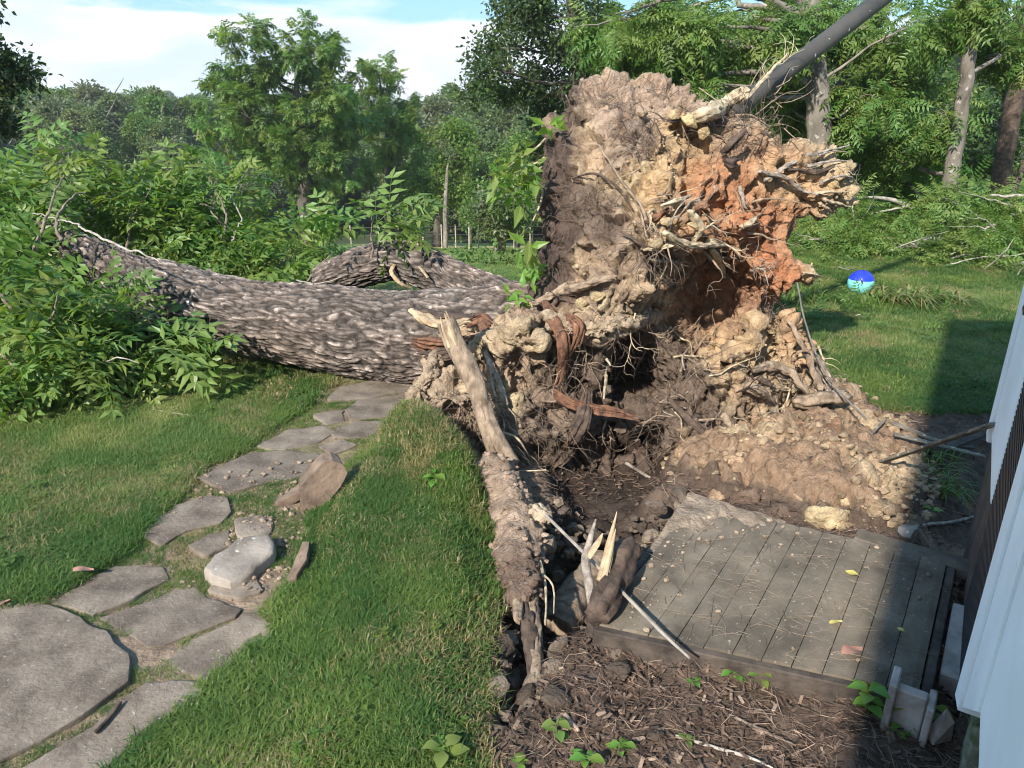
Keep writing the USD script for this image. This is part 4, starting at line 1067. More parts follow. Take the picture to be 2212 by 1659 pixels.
def fibres(pts, r, m, n, seed, label=None, name='root', outs=None, out=.05):
    """A torn root: strands of wood running together, fraying towards the far end."""
    rr = np.random.default_rng(seed); q = np.array([P(*t) if len(t) == 3 else on_plate(t[0], t[1], outs[i] if outs else out)[0] for i, t in enumerate(pts)])
    c = smooth_path(q, 24); t = np.gradient(c, axis=0); t /= np.linalg.norm(t, axis=1, keepdims=True); rad = np.interp(np.linspace(0, 1, 24), np.linspace(0, 1, len(r)), r); ms = []
    a = np.cross(t, [0.1, -1, .2]); a /= np.linalg.norm(a, axis=1, keepdims=True); b = np.cross(t, a)
    for i in range(n):
        th = 2 * np.pi * i / n + rr.uniform(-.4, .4); k0, k1 = int(rr.integers(0, 3)), int(rr.integers(17, 25)); o = rr.uniform(.3, .95)
        line = c + rad[:, None] * o * (np.cos(th + .5 * np.linspace(0, 1, 24))[:, None] * a + .6 * np.sin(th + .5 * np.linspace(0, 1, 24))[:, None] * b)
        w = rad * rr.uniform(.22, .48); line = line[k0:k1]; w = w[k0:k1] * np.r_[np.linspace(.5, 1, 4), np.ones(k1 - k0 - 9), np.linspace(1, .15, 5)]
        ms.append(tube(line + rr.normal(0, .003, 3), w, 9, len(line) * 2, .3, seed + i, wobble=.007, flat=.55, groove=.4))
    return obj(name, merge(ms), m, ft, smooth=60, label=label)
# hollow torn stub behind it
proot([(886, 668, 3.62), (920, 690, 3.56), (965, 700, 3.55), (1010, 690, 3.6)], [.014, .045, .04, .02], 'split_wood', 'torn_stub', sides=10, rough=.5, flat=.45, label='torn shell of a root with a tan inner side')
proot([(882, 665, 3.66), (915, 672, 3.62), (965, 685, 3.6), (1020, 682, 3.64)], [.012, .03, .034, .02], 'dark_root', 'torn_stub', sides=10, rough=.5, flat=.5)
for k_, (q, r) in enumerate((([(886, 735), (925, 742), (990, 742), (1050, 715)], [.02, .05, .055, .03]), ([(900, 768), (955, 768), (1015, 755)], [.02, .04, .02]), ([(1000, 700), (1042, 692), (1058, 722), (1040, 765)], [.025, .04, .04, .02]))):
    fibres(q, r, 'red_wood' if k_ != 1 else 'dark_root', 15, 40 + k_, name='torn_stub', out=.03)
proot([(1060, 700), (1040, 693), (1015, 702)], [.01, .018, .01], 'red_wood', 'torn_stub', out=.07, rough=.6)
# clay-caked butt flare between trunk and plate
def caked_limb(q, radii, col, seed, label=None, n=80, sides=44):
    v_, f_ = tube(np.asarray(q), radii, sides, n, 0.0, seed, wobble=.02)
    nr = vnormals(v_, f_); a_, _ = cells(v_, .06, seed); b_, _ = cells(v_, .026, seed + 1)
    v_ = v_ + nr * (.06 * (fbm(v_ * 7, 3, seed) - .5) + .024 * np.minimum(a_ * 2, 1) + .013 * np.minimum(b_ * 2, 1) - .02)[:, None]
    obj('caked_root', (v_, f_), 'soil', ft, smooth=True, color=np.asarray(col) * (.65 + .7 * fbm(v_ * 9, 4, seed))[:, None], label=label)
caked_limb(on_plate(np.array([892, 905, 928, 945]), np.array([900, 850, 810, 765]), .0), [.03, .05, .05, .03], (.33, .255, .185), 61)
caked_limb(on_plate(np.array([1010, 1060, 1110, 1150]), np.array([775, 745, 722, 705]), .0), [.05, .075, .075, .05], (.35, .27, .18), 62)
caked_limb(on_plate(np.array([1180, 1260, 1330, 1420]), np.array([690, 715, 700, 680]), .01), [.04, .045, .04, .03], (.36, .28, .2), 63)
# red torn roots in the middle
fibres([(1176, 652), (1195, 690), (1216, 740), (1212, 800), (1198, 838)], [.022, .036, .034, .034, .028], 'red_wood', 15, 51, 'split red-brown root hanging down the middle', out=.06)
fibres([(1212, 675), (1248, 700), (1246, 735), (1226, 778)], [.012, .024, .022, .018], 'red_wood', 10, 52, out=.08)
fibres([(1192, 842), (1225, 868), (1270, 882), (1330, 890), (1386, 910)], [.022, .032, .034, .034, .026], 'red_wood', 16, 53, 'splintered red-brown root pointing right in front of the dark hollow', outs=[.04, .08, .12, .20, .26])
proot([(1180, 640), (1230, 625), (1290, 610), (1330, 600)], [.018, .026, .020, .012], 'root', out=.015, rough=.4)
proot([(1150, 655), (1190, 640), (1225, 615)], [.015, .022, .012], 'root', out=.012)
proot([(1200, 700), (1290, 735), (1340, 715), (1420, 690)], [.022, .038, .03, .02], 'root', sides=10, n=28, rough=.6, out=.03)
proot([(1300, 722), (1312, 775), (1308, 805), (1304, 862)], [.012, .014, .009, .004], 'pale_root', out=.10, outs=[.06, .1, .22, .25])
proot([(1309, 775, 3.58), (1319, 790, 3.56)], [.009, .003], 'pale_root')
proot([(1046, 745), (1062, 790), (1080, 830), (1096, 872)], [.012, .014, .011, .006], 'grey_root', out=.05)
proot([(1062, 790), (1066, 830), (1074, 868)], [.009, .008, .004], 'grey_root', out=.04)
proot([(1085, 935), (1120, 950), (1145, 990)], [.008, .007, .003], 'pale_root', out=.06)
fibres([(1272, 835), (1258, 910), (1220, 975), (1188, 1018)], [.02, .036, .042, .03], 'dark_root', 14, 56, out=.05)
fibres([(1228, 950), (1214, 985), (1190, 1012)], [.016, .026, .02], 'red_wood', 9, 57, out=.07)
proot([(1123, 1017, 3.15), (1180, 1015, 3.16)], [.004, .0035], 'pale_root', rough=.1)
# top stump
proot([(1500, 252), (1530, 243), (1570, 225), (1603, 202)], [.025, .034, .034, .030], 'pale_root', sides=22, n=40, rough=.45, outs=[.0, .06, .12, .15], label='pale sawn-looking root stub at the top beside the pole')
proot([(1560, 332), (1580, 308), (1606, 285)], [.017, .022, .013], 'dark_root', outs=[.03, .10, .13], label='short black root stub at upper right')
proot([(1562, 348), (1580, 352), (1590, 346)], [.012, .028, .012], 'dark_root', out=.03, rough=.7)
# right tips
for q, r, m_ in (([(1655, 388, ), (1710, 352), (1770, 330), (1834, 313)], [.022, .026, .018, .008], 'grey_root'), ([(1770, 335), (1800, 328), (1832, 330)], [.012, .009, .004], 'grey_root'),
                 ([(1640, 372), (1690, 385), (1730, 412), (1765, 420)], [.018, .030, .022, .012], 'grey_root'), ([(1770, 395), (1815, 380), (1842, 385), (1858, 410)], [.016, .016, .011, .004], 'grey_root'),
                 ([(1745, 360), (1800, 348), (1842, 350)], [.02, .014, .006], 'grey_root'), ([(1760, 418), (1800, 415), (1840, 412)], [.02, .015, .005], 'pale_root'),
                 ([(1780, 430), (1812, 440), (1838, 446)], [.022, .016, .005], 'pale_root'), ([(1770, 440), (1790, 452), (1800, 462)], [.02, .014, .004], 'pale_root'), ([(1700, 365), (1760, 372), (1800, 360)], [.02, .03, .016], 'dark_root'),
                 ([(1735, 590), (1760, 594), (1776, 598)], [.012, .012, .004], 'pale_root')):
    proot(q, r, m_, out=.025, rough=.7, sides=9, n=20, thin=.55, flat=.75)
# middle tangle
for q, r, m_, o in (([(1292, 312), (1330, 370), (1372, 430), (1400, 480), (1408, 512)], [.007, .010, .011, .014, .008], 'root', .015), ([(1370, 430), (1385, 470), (1400, 512)], [.006, .010, .006], 'root', .02),
                    ([(1400, 480), (1420, 470), (1440, 455)], [.02, .034, .018], 'red_wood', .05), ([(1435, 505), (1480, 528), (1530, 528), (1563, 530)], [.02, .032, .026, .012], 'pale_root', .08),
                    ([(1390, 540), (1440, 532), (1480, 520)], [.014, .026, .016], 'pale_root', .06), ([(1540, 540), (1555, 570), (1566, 600)], [.018, .030, .008], 'pale_root', .12), ([(1560, 565), (1580, 575), (1590, 572)], [.012, .014, .004], 'pale_root', .12),
                    ([(1430, 445), (1460, 435), (1490, 422)], [.014, .026, .012], 'pale_root', .08), ([(1490, 455), (1510, 490), (1500, 520)], [.02, .03, .015], 'pale_root', .06), ([(1598, 402), (1606, 425), (1612, 450)], [.013, .016, .008], 'grey_root', .03),
                    ([(1602, 490), (1625, 480), (1642, 462)], [.016, .024, .006], 'pale_root', .05), ([(1405, 560), (1450, 565), (1490, 570)], [.012, .018, .006], 'grey_root', .05), ([(1230, 385), (1290, 375), (1340, 410), (1365, 450)], [.006, .010, .010, .006], 'dark_root', .02),
                    ([(1340, 500), (1390, 530), (1420, 560)], [.010, .014, .008], 'dark_root', .04), ([(1510, 190), (1580, 240), (1640, 300)], [.006, .008, .005], 'root', .02)):
    proot(q, r, m_, out=o, rough=.8, n=22, sides=9, thin=.72, flat=.7)
for i, (u, v, s_, col, o) in enumerate(((1465, 440, .055, (.52, .42, .26), .03), (1500, 485, .05, (.50, .40, .25), .03), (1440, 480, .045, (.46, .36, .23), .02), (1535, 525, .05, (.54, .44, .28), .05), (1555, 575, .040, (.55, .46, .30), .06), (1620, 475, .042, (.50, .38, .24), .03), (1600, 500, .035, (.47, .33, .2), .02),
        (1420, 525, .05, (.40, .31, .2), .03), (1470, 560, .04, (.42, .33, .22), .04), (1490, 262, .055, (.52, .41, .23), .02), (1520, 285, .045, (.5, .38, .21), .02), (1455, 250, .045, (.5, .38, .22), .02), (1150, 715, .055, (.5, .4, .24), .02), (1290, 640, .05, (.5, .39, .23), .01), (1255, 655, .045, (.5, .4, .24), .01),
        (1560, 790, .075, (.40, .26, .14), .02), (1540, 745, .05, (.46, .33, .19), .01), (1610, 860, .06, (.44, .32, .18), .02), (1575, 850, .05, (.46, .36, .2), .02), (1720, 730, .07, (.46, .29, .17), .0), (1700, 800, .05, (.42, .3, .18), .0), (1480, 930, .05, (.30, .22, .15), .02), (1640, 740, .06, (.45, .32, .19), .01), (1390, 245, .04, (.4, .3, .2), .0), (1800, 400, .045, (.5, .37, .2), -.02), (1750, 375, .05, (.5, .33, .17), -.02))):
    if i in (5, 6, 8, 12, 15, 17, 18, 22): continue
    vv, ff = rock(s_ * (.72 if i < 9 else .9), 800 + i, 3, .5)
    vv = vv * np.array([1, .8, 1.1]); vv = vv * (1 + .5 * (fbm(vv * (1.3 / s_), 4, i) - .5)[:, None]); col = np.asarray(col) * .82
    obj('clay_chunk', (vv + on_plate(u, v, o)[0], ff), 'soil', plate, smooth=True, color=np.asarray(col) * (.75 + .5 * fbm(vv * 30, 3, i))[:, None])
# lower right
for q, r, m_, o in (([(1612, 830), (1640, 845), (1672, 868)], [.022, .024, .010], 'root', .05), ([(1625, 800), (1660, 790), (1705, 805), (1745, 850)], [.014, .024, .020, .012], 'root', .04), ([(1640, 815), (1665, 830)], [.016, .012], 'dark_root', .05),
                    ([(1700, 690), (1720, 720), (1745, 770), (1770, 835)], [.008, .012, .015, .020], 'root', .04), ([(1760, 770), (1785, 820), (1792, 865)], [.022, .028, .016], 'root', .02), ([(1720, 868), (1760, 862), (1822, 858)], [.032, .036, .032], 'root', .10),
                    ([(1660, 900), (1664, 940), (1662, 985)], [.008, .006, .003], 'pale_root', .05), ([(1560, 895), (1580, 930), (1590, 960)], [.015, .015, .006], 'root', .03), ([(1445, 860), (1480, 900), (1530, 940)], [.012, .018, .014], 'dark_root', .03),
                    ([(1470, 800), (1500, 760), (1530, 720)], [.007, .009, .004], 'root', .05), ([(1500, 740), (1475, 770), (1480, 800)], [.005, .005, .003], 'grey_root', .06), ([(1305, 930), (1312, 980), (1306, 1035)], [.035, .042, .034], 'dark_root', .03),
                    ([(1338, 925), (1370, 965), (1402, 1012)], [.032, .040, .030], 'dark_root', .04), ([(1400, 1005), (1370, 1035), (1345, 1050)], [.030, .034, .02], 'dark_root', .06), ([(1350, 1000), (1420, 1040), (1480, 1070)], [.009, .009, .006], 'grey_root', .16)):
    proot(q, r, m_, out=o, rough=.5, n=22, sides=9)
# forking rootlets standing out of the earth, each thinning to nothing
def forking(u, v, L, r0, m, seed, down=.3, right=.2):
    rr = np.random.default_rng(seed); p = on_plate(u, v, -.02)[0]; d = rr.normal(size=3) * [1, .4, .8] + [right, -.45, -down]; d /= np.linalg.norm(d); ms = []
    def grow(p, d, L, r, lev):
        n_ = 5; pts = [p]
        for k_ in range(n_):
            d = d + rr.normal(0, .28, 3) + [0, 0, -.05]; d /= np.linalg.norm(d); pts.append(pts[-1] + d * L / n_)
            if lev < 2 and k_ >= 1 and rr.uniform() < .55:
                e = d + rr.normal(0, .6, 3); e /= np.linalg.norm(e); grow(pts[-1], e, L * rr.uniform(.35, .6), r * (1 - k_ / n_) * .7 + .0008, lev + 1)
        ms.append(tube(np.array(pts), np.linspace(r, r * .15, n_ + 1), 7 if r > .004 else 4, 14, .3, seed + lev, cap=False, groove=.3 if r > .004 else 0))
    grow(p, d, L, r0, 0)
    obj('root', merge(ms), m, ft, smooth=60)
rr = np.random.default_rng(515)
for k_, (reg, n_, L, r0, dn, rt) in enumerate((([(1420, 240), (1660, 250), (1660, 340), (1440, 330)], 12, .22, .006, -.3, .4), ([(1380, 420), (1640, 420), (1620, 600), (1400, 600)], 22, .22, .008, .2, .5), ([(1690, 330), (1840, 360), (1830, 440), (1700, 450)], 12, .12, .004, 0, .9),
        ([(1190, 640), (1420, 640), (1400, 760), (1190, 760)], 14, .24, .007, .9, .1), ([(930, 790), (1150, 780), (1200, 1000), (950, 1000)], 26, .24, .006, .7, .1), ([(1440, 700), (1680, 700), (1680, 900), (1460, 940)], 26, .22, .007, .3, .3), ([(1200, 200), (1420, 200), (1400, 600), (1220, 600)], 16, .16, .004, .5, -.1), ([(1690, 690), (1790, 700), (1780, 890), (1640, 880)], 14, .2, .008, .3, .3), ([(1270, 860), (1450, 860), (1440, 1030), (1260, 1030)], 14, .22, .006, .8, .2))):
    pg = Polygon(reg); x0, y0, x1, y1 = pg.bounds; q_ = 0
    while q_ < n_:
        a_, b_ = rr.uniform(x0, x1), rr.uniform(y0, y1)
        if pg.contains(Point(a_, b_)):
            q_ += 1; forking(a_, b_, L * rr.uniform(.5, 1.3), r0 * rr.uniform(.4, 1.2), ['root', 'grey_root', 'pale_root', 'dark_root', 'root'][int(rr.integers(5))], int(rr.integers(9999)), dn, rt)
# fine hair roots everywhere, as one mass
hr = []
def hairs(n, reg, L, r0, seed, droop=0.5, out=0.0):
    rr = np.random.default_rng(seed); pg = Polygon(reg).buffer(0); x0, y0, x1, y1 = pg.bounds; k_ = 0
    while k_ < n:
        a, b = rr.uniform(x0, x1), rr.uniform(y0, y1)
        if not pg.contains(Point(a, b)):
            continue
        k_ += 1
        p = on_plate(a, b, out)[0]; d = rr.normal(size=3) * [1, .45, .8] + [0, -.25, -droop * .4]; d /= np.linalg.norm(d)
        pts = [p]; l = L * rr.uniform(.4, 1.3)
        for s_ in range(5):
            d = d + rr.normal(0, .33, 3) + [0, 0, -droop * .22]; d /= np.linalg.norm(d)
            pts.append(pts[-1] + d * l / 5)
        hr.append(tube(np.array(pts), [r0 * rr.uniform(.6, 1.3)] * 3 + [r0 * .8, r0 * .5, r0 * .3], 3, 9, cap=False))
hairs(80, [(1320, 260), (1420, 250), (1440, 320), (1380, 340), (1330, 320)], .22, .0016, 1)
hairs(99, [(1560, 235), (1650, 260), (1660, 310), (1580, 300)], .26, .0016, 2, -.2)
hairs(74, [(1360, 480), (1480, 500), (1450, 600), (1380, 580)], .24, .0018, 3, .9)
hairs(55, [(1225, 390), (1300, 400), (1370, 470), (1250, 480)], .2, .0016, 4)
hairs(161, [(1120, 760), (1260, 740), (1300, 1000), (1130, 1000)], .22, .0017, 5, .9)
hairs(161, [(1300, 700), (1560, 740), (1560, 980), (1300, 960)], .24, .0017, 6, .9)
hairs(124, [(930, 850), (1100, 850), (1120, 1000), (940, 990)], .2, .002, 7, .9)
hairs(105, [(1200, 175), (1500, 175), (1500, 230), (1230, 240)], .14, .0013, 8, -.1)
hairs(93, [(1165, 260), (1230, 260), (1215, 620), (1165, 620)], .12, .0014, 9, .4)
hairs(55, [(1650, 640), (1700, 640), (1690, 720), (1650, 700)], .2, .0018, 10, .3)
hairs(74, [(1600, 780), (1790, 780), (1780, 900), (1600, 900)], .18, .002, 11, .4)
hairs(148, outline, .14, .0014, 12, .4)
hairs(49, [(1280, 680), (1450, 690), (1420, 740), (1290, 760)], .2, .0018, 13, .9)
obj('hair_roots', merge(hr), 'hair_root', ft, kind='stuff')
ph = []
hr, keep_h = ph, hr
hairs(60, [(930, 850), (1100, 870), (1110, 1000), (950, 990)], .26, .0032, 21, .9, .03)
hairs(40, [(1180, 760), (1330, 720), (1420, 760), (1200, 900)], .2, .003, 22, .9, .04)
hairs(30, [(1440, 700), (1560, 740), (1500, 820)], .24, .003, 23, -.2, .03)
hairs(24, [(1480, 420), (1640, 460), (1560, 600)], .16, .003, 24, .2, .04)
hairs(20, [(1600, 200), (1680, 180), (1700, 280), (1620, 300)], .3, .003, 25, -.3, 0)
obj('fine_roots', merge(ph), 'root', ft, kind='stuff')
# the soil-caked root lying along the trench edge
rv_, rf_ = tube([P(1052, 1000, 3.19), P(1085, 1060, 2.98), P(1112, 1130, 2.76), P(1118, 1210, 2.50), P(1138, 1300, 2.26)], [.055, .085, .095, .085, .05], 40, 90, 0.0, 5, wobble=0.02)
nr_ = vnormals(rv_, rf_); ca, ida = cells(rv_, .05, 9); cb_, idb = cells(rv_, .022, 10)
rv_ = rv_ + nr_ * (0.05 * (fbm(rv_ * 9, 3, 4) - .5) + .022 * np.minimum(ca * 2, 1) + .012 * np.minimum(cb_ * 2, 1))[:, None]
cc = np.array([0.30, 0.225, 0.17]) * (0.7 + .6 * fbm(rv_ * 12, 4, 5))[:, None]
cc = layv(cc, (.16, .115, .09), 1 - sstep(rv_[:, 1] + .1 * (fbm(rv_ * 8, 3, 3) - .5), 2.38, 2.55))
caked = obj('caked_root', (rv_, rf_), 'soil', ft, smooth=True, color=cc, label='root thickly caked in crumbly earth along the edge of the turf')
mv_, mf_ = rock(.085, 17, 3, .5)
mv_ = mv_ + P(1150, 1118, 2.72); c3, _ = cells(mv_, .03, 12)
mv_ = mv_ + vnormals(mv_, mf_) * (.02 * np.minimum(c3 * 2, 1))[:, None]
obj('earth_lump', (mv_, mf_), 'soil', caked, smooth=True, color=np.array([.47, .375, .27]) * (.75 + .5 * fbm(mv_ * 14, 3, 8))[:, None])
ce = []
for i in range(420):
    j = int(r_.integers(len(rv_) - 2))
    s = .006 + .016 * r_.uniform() ** 3
    vv, ff = rock(s, int(r_.integers(1e6)), 1)
    ce.append((vv + rv_[j] + nr_[j] * s * .3, ff, np.tile(cc[j] * r_.uniform(.8, 1.35), (len(vv), 1))))
mm = merge(ce); obj('clods', mm[:2], 'soil', caked, color=mm[2], kind='stuff')
for pts, r, m_ in (([(1125, 1270, 2.34), (1145, 1380, 2.06), (1160, 1500, 1.83)], [.030, .024, .014], 'dark_root'), ([(1138, 1180, 2.52), (1150, 1290, 2.28), (1158, 1400, 2.02), (1160, 1510, 1.80)], [.022, .020, .018, .016], 'root'),
                   ([(1115, 1280, 2.28), (1120, 1340, 2.12)], [.02, .012], 'root'), ([(1150, 1165, 2.60), (1168, 1220, 2.44), (1180, 1290, 2.26), (1178, 1350, 2.12)], [.006, .007, .005, .003], 'pale_root'), ([(1170, 1235, 2.40), (1195, 1265, 2.30), (1196, 1325, 2.18)], [.004, .004, .002], 'pale_root')):
    proot(pts, r, m_, rough=.3, n=26, sides=10)
# branches and leaves of the fallen crown
for pts, r in (([(20, 430, 6.0), (150, 480, 5.0), (190, 500, 4.7), (235, 520, 4.6), (300, 545, 4.5), (350, 570, 4.45)], [.004, .007, .010, .011, .009, .004]), ([(70, 560, 5.0), (95, 490, 5.1), (110, 440, 5.2), (140, 380, 5.4)], [.022, .016, .011, .006]),
               ([(130, 520, 5.2), (120, 470, 5.3), (160, 420, 5.5), (185, 395, 5.6)], [.02, .014, .010, .006]), ([(480, 520, 6.6), (490, 450, 6.6), (470, 400, 6.7), (455, 360, 6.8)], [.022, .016, .010, .005]), ([(485, 470, 6.6), (450, 430, 6.6), (430, 425, 6.6)], [.012, .01, .006]),
               ([(500, 500, 6.5), (520, 450, 6.6), (505, 400, 6.7), (530, 350, 6.8)], [.01, .009, .006, .004]), ([(275, 520, 6.3), (280, 460, 6.3), (310, 410, 6.4), (325, 370, 6.5)], [.018, .012, .008, .004]),
               ([(0, 640, 4.3), (30, 668, 4.3), (60, 680, 4.35)], [.018, .016, .010]), ([(100, 710, 4.2), (120, 670, 4.2), (125, 630, 4.3)], [.012, .008, .004]), ([(230, 780, 4.1), (260, 773, 4.0), (300, 786, 3.98)], [.008, .007, .003]), ([(0, 760, 4.0), (20, 775, 3.95), (40, 800, 3.9)], [.012, .01, .005]),
               ([(440, 575, 5.6), (455, 590, 5.5), (475, 605, 5.4)], [.02, .018, .01]), ([(640, 585, 5.9), (690, 592, 5.7), (750, 593, 5.5)], [.008, .007, .004]), ([(240, 745, 4.5), (255, 735, 4.45)], [.02, .012]),
               ([(803, 560, 5.5), (803, 500, 5.6), (802, 448, 5.6)], [.012, .010, .004]), ([(660, 600, 5.9), (680, 560, 6.0), (720, 530, 6.1)], [.02, .012, .006]), ([(600, 640, 6.0), (590, 570, 6.3), (640, 520, 6.4)], [.02, .012, .006])):
    proot([(u, v + (20 if y > 5.5 else 0), y) for u, v, y in pts], r, 'grey_twig' if r[0] < .012 else 'twig', 'branch', rough=.2, n=24, sides=7, wob=.015, thin=.6)

# ---------------------------------------------------------------- leaves
def leaflet(p, d, nrm, L, W, curl=0.15):
    """Four triangles folded along the midrib."""
    s = np.cross(nrm, d); s /= np.linalg.norm(s) + 1e-9
    a = p; b = p + d * L * 0.38 + s * W / 2 + nrm * W * 0.12; c = p + d * L * 0.38 - s * W / 2 + nrm * W * 0.12
    m = p + d * L * 0.42; t = p + d * L - nrm * L * curl
    return np.array([a, b, c, m, t]), np.array([[0, 3, 1], [0, 2, 3], [1, 3, 4], [3, 2, 4]])

def compound(r, p, d, up, L, pairs, lw, lh, droop):
    """A pinnate leaf: a drooping stalk with pairs of leaflets."""
    out = []; q = p.copy(); d = d / np.linalg.norm(d)
    s = np.cross(up, d); s /= np.linalg.norm(s) + 1e-9
    step = L / (pairs + 0.6)
    stalk = [q.copy()]
    for i in range(pairs):
        d = d + np.array([0, 0, -droop / pairs]); d /= np.linalg.norm(d)
        q = q + d * step
        stalk.append(q.copy())
        n_ = np.cross(d, s); n_ /= np.linalg.norm(n_) + 1e-9
        k_ = 0.65 + 0.45 * math.sin(math.pi * (i + 1) / (pairs + 1))
        for sg in (-1, 1):
            dd = sg * s * 0.9 + d * 0.45 + np.array([0, 0, -0.15]) + r.normal(0, .13, 3); dd /= np.linalg.norm(dd)
            nn = n_ + r.normal(0, .22, 3); nn -= dd * (nn @ dd); nn /= np.linalg.norm(nn)
            out.append(leaflet(q, dd, nn, lh * k_ * r.uniform(.85, 1.15), lw * k_, r.uniform(0, .25)))
    n_ = np.cross(d, s)
    out.append(leaflet(q, d, n_ / np.linalg.norm(n_), lh, lw))
    out.append(tube(np.array(stalk), 0.0018 * L / 0.35, 3, len(stalk), cap=False))
    return out

def spray(seed, n=6, L=0.34, pairs=5, lw=0.030, lh=0.085, twig=0.22, droop=0.5):
    """A twig end bearing several compound leaves; grows along +x."""
    r = np.random.default_rng(seed); out = []
    for i in range(n):
        t = twig * (i + 1) / n
        az = i * 2.4 + r.uniform(-.4, .4)
        d = np.array([0.75, 0.9 * math.cos(az), 0.9 * math.sin(az) + 0.15]); d /= np.linalg.norm(d)
        out += compound(r, np.array([t, 0, 0]), d, np.array([0, 0, 1.0]) + r.normal(0, .25, 3), L * r.uniform(.75, 1.15), pairs, lw, lh, droop * r.uniform(.6, 1.4))
    out.append(tube(np.array([[0, 0, 0], [twig, 0, 0]]), [0.004, 0.002], 4, 3, cap=False))
    return merge(out)

def simple_spray(seed, n=26, R=0.30, L=0.09, W=0.06):
    """A ragged bunch of single leaves about a short twig."""
    r = np.random.default_rng(seed); out = []
    for i in range(n):
        p = r.normal(0, .42, 3) * R * [1, 1, .7]
        d = p / (np.linalg.norm(p) + 1e-6) + r.normal(0, .6, 3) + [0, 0, -.25]; d /= np.linalg.norm(d)
        nn = np.array([0, 0, 1.0]) + r.normal(0, .6, 3); nn -= d * (nn @ d); nn /= np.linalg.norm(nn)
        k_ = r.uniform(.7, 1.25)
        out.append(leaflet(p, d, nn, L * k_, W * k_))
    return merge(out)

WAL = [spray(200 + i, 5, .36, 4, .048, .128, .24, .55) for i in range(4)]
WALT = [spray(210 + i, 6, 0.36, 7, 0.028, 0.082, .25, .7) for i in range(3)]
OAK = [simple_spray(220 + i) for i in range(3)]
def in_blob(r, n, c, rad, bias=2.2):
    d = r.normal(size=(n, 3)); d /= np.linalg.norm(d, axis=1, keepdims=True)
    q = r.uniform(size=n) ** (1 / bias)
    return c + d * q[:, None] * rad, d

def foliage(name, blobs, protos, mats, seed, parent, size=1.0, droop=0.35, wts=None, up=0.25, clump=0):
    """blobs: (centre, radii, count); sprays turned outwards and drooping."""
    r = np.random.default_rng(seed); pos, dr = [], []
    for c, rad, n in blobs:
        p, d = in_blob(r, n, np.asarray(c), np.asarray(rad))
        if clump:
            kc = max(3, n // clump)
            cc_, cd = in_blob(r, kc, np.asarray(c), np.asarray(rad), 3.0)
            w_ = r.integers(0, kc, n); q_, d = in_blob(r, n, np.zeros(3), np.asarray(rad) * .26)
            p = cc_[w_] + q_; d = .6 * d + .7 * cd[w_]
        pos.append(p); dr.append(d)
    pos, d = np.vstack(pos), np.vstack(dr)
    d = d * [1, 1, .6] + r.normal(0, .5, d.shape) + [0, 0, up - droop]
    n = len(pos)
    pr = [(p, m) for m in mats for p in protos]
    mi = r.choice(len(mats), n, p=wts)
    idx = mi * len(protos) + r.integers(0, len(protos), n)
    s = size * r.uniform(.7, 1.25, n)
    return instancer(name, pr, pos, frames(d, roll=r.normal(0, .4, n)), s, idx, parent)

def pxblob(u, v, y, ru, rv=None, ry=None, n=30):
    p = P(u, v, y); k_ = (y * cp + (CAM_Z - p[2]) * sp) / FPX
    return p, np.array([ru * k_, (ry or ru * k_ * 1.1), (rv or ru) * k_]), n

left = [(30, 440, 5.8, 50, 50, 26), (-20, 520, 5.0, 60, 60, 24), (60, 420, 6.3, 80, 60, 40), (50, 540, 5.4, 75, 80, 44), (150, 440, 6.5, 85, 70, 46), (275, 430, 6.7, 80, 55, 44), (345, 480, 6.6, 80, 70, 50), (430, 500, 6.7, 65, 70, 40), (475, 420, 6.9, 45, 75, 40), (520, 500, 6.8, 75, 80, 48),
        (600, 560, 6.5, 75, 55, 42), (665, 540, 6.7, 70, 65, 44), (300, 540, 6.4, 80, 60, 40), (410, 560, 6.3, 70, 45, 40), (540, 590, 6.3, 60, 30, 24), (200, 660, 4.6, 65, 60, 28), (310, 690, 4.55, 50, 60, 24), (90, 640, 4.5, 80, 70, 34), (50, 740, 4.2, 85, 60, 34), (190, 740, 4.3, 80, 45, 34),
        (290, 740, 4.35, 70, 40, 26), (405, 725, 4.45, 42, 40, 14), (110, 800, 4.05, 80, 35, 26), (20, 620, 4.7, 70, 70, 26), (20, 470, 5.8, 60, 70, 26), (20, 810, 4.0, 50, 40, 14), (250, 370, 6.9, 70, 30, 14), (340, 410, 6.8, 60, 30, 20), (40, 350, 6.6, 70, 40, 26), (620, 610, 6.3, 80, 22, 16)]
bl = [pxblob(u, v + (6 if y > 5.7 else 14), y, ru * .75, rv * .6, n=max(4, int(n * 0.38))) for u, v, y, ru, rv, n in left]
foliage('leaves', bl, WAL, ['leaf_mid', 'leaf_light'], 31, ft, 0.78, .35, [.36, .64])
foliage('leaf_sprig', [pxblob(800, 490, 5.6, 26, 14, n=6)], WAL, ['leaf_mid', 'leaf_light'], 32, ft, .8, .15, [.6, .4])

# ---------------------------------------------------------------- standing trees
def limb_path(r, a, b, n=4, sag=0.1):
    t = np.linspace(0, 1, n)[:, None]
    p = a * (1 - t) + b * t
    L = np.linalg.norm(b - a)
    p[1:-1] += r.normal(0, .06 * L, (n - 2, 3)); p[:, 2] += sag * L * np.sin(np.pi * t[:, 0]) * .5
    return p

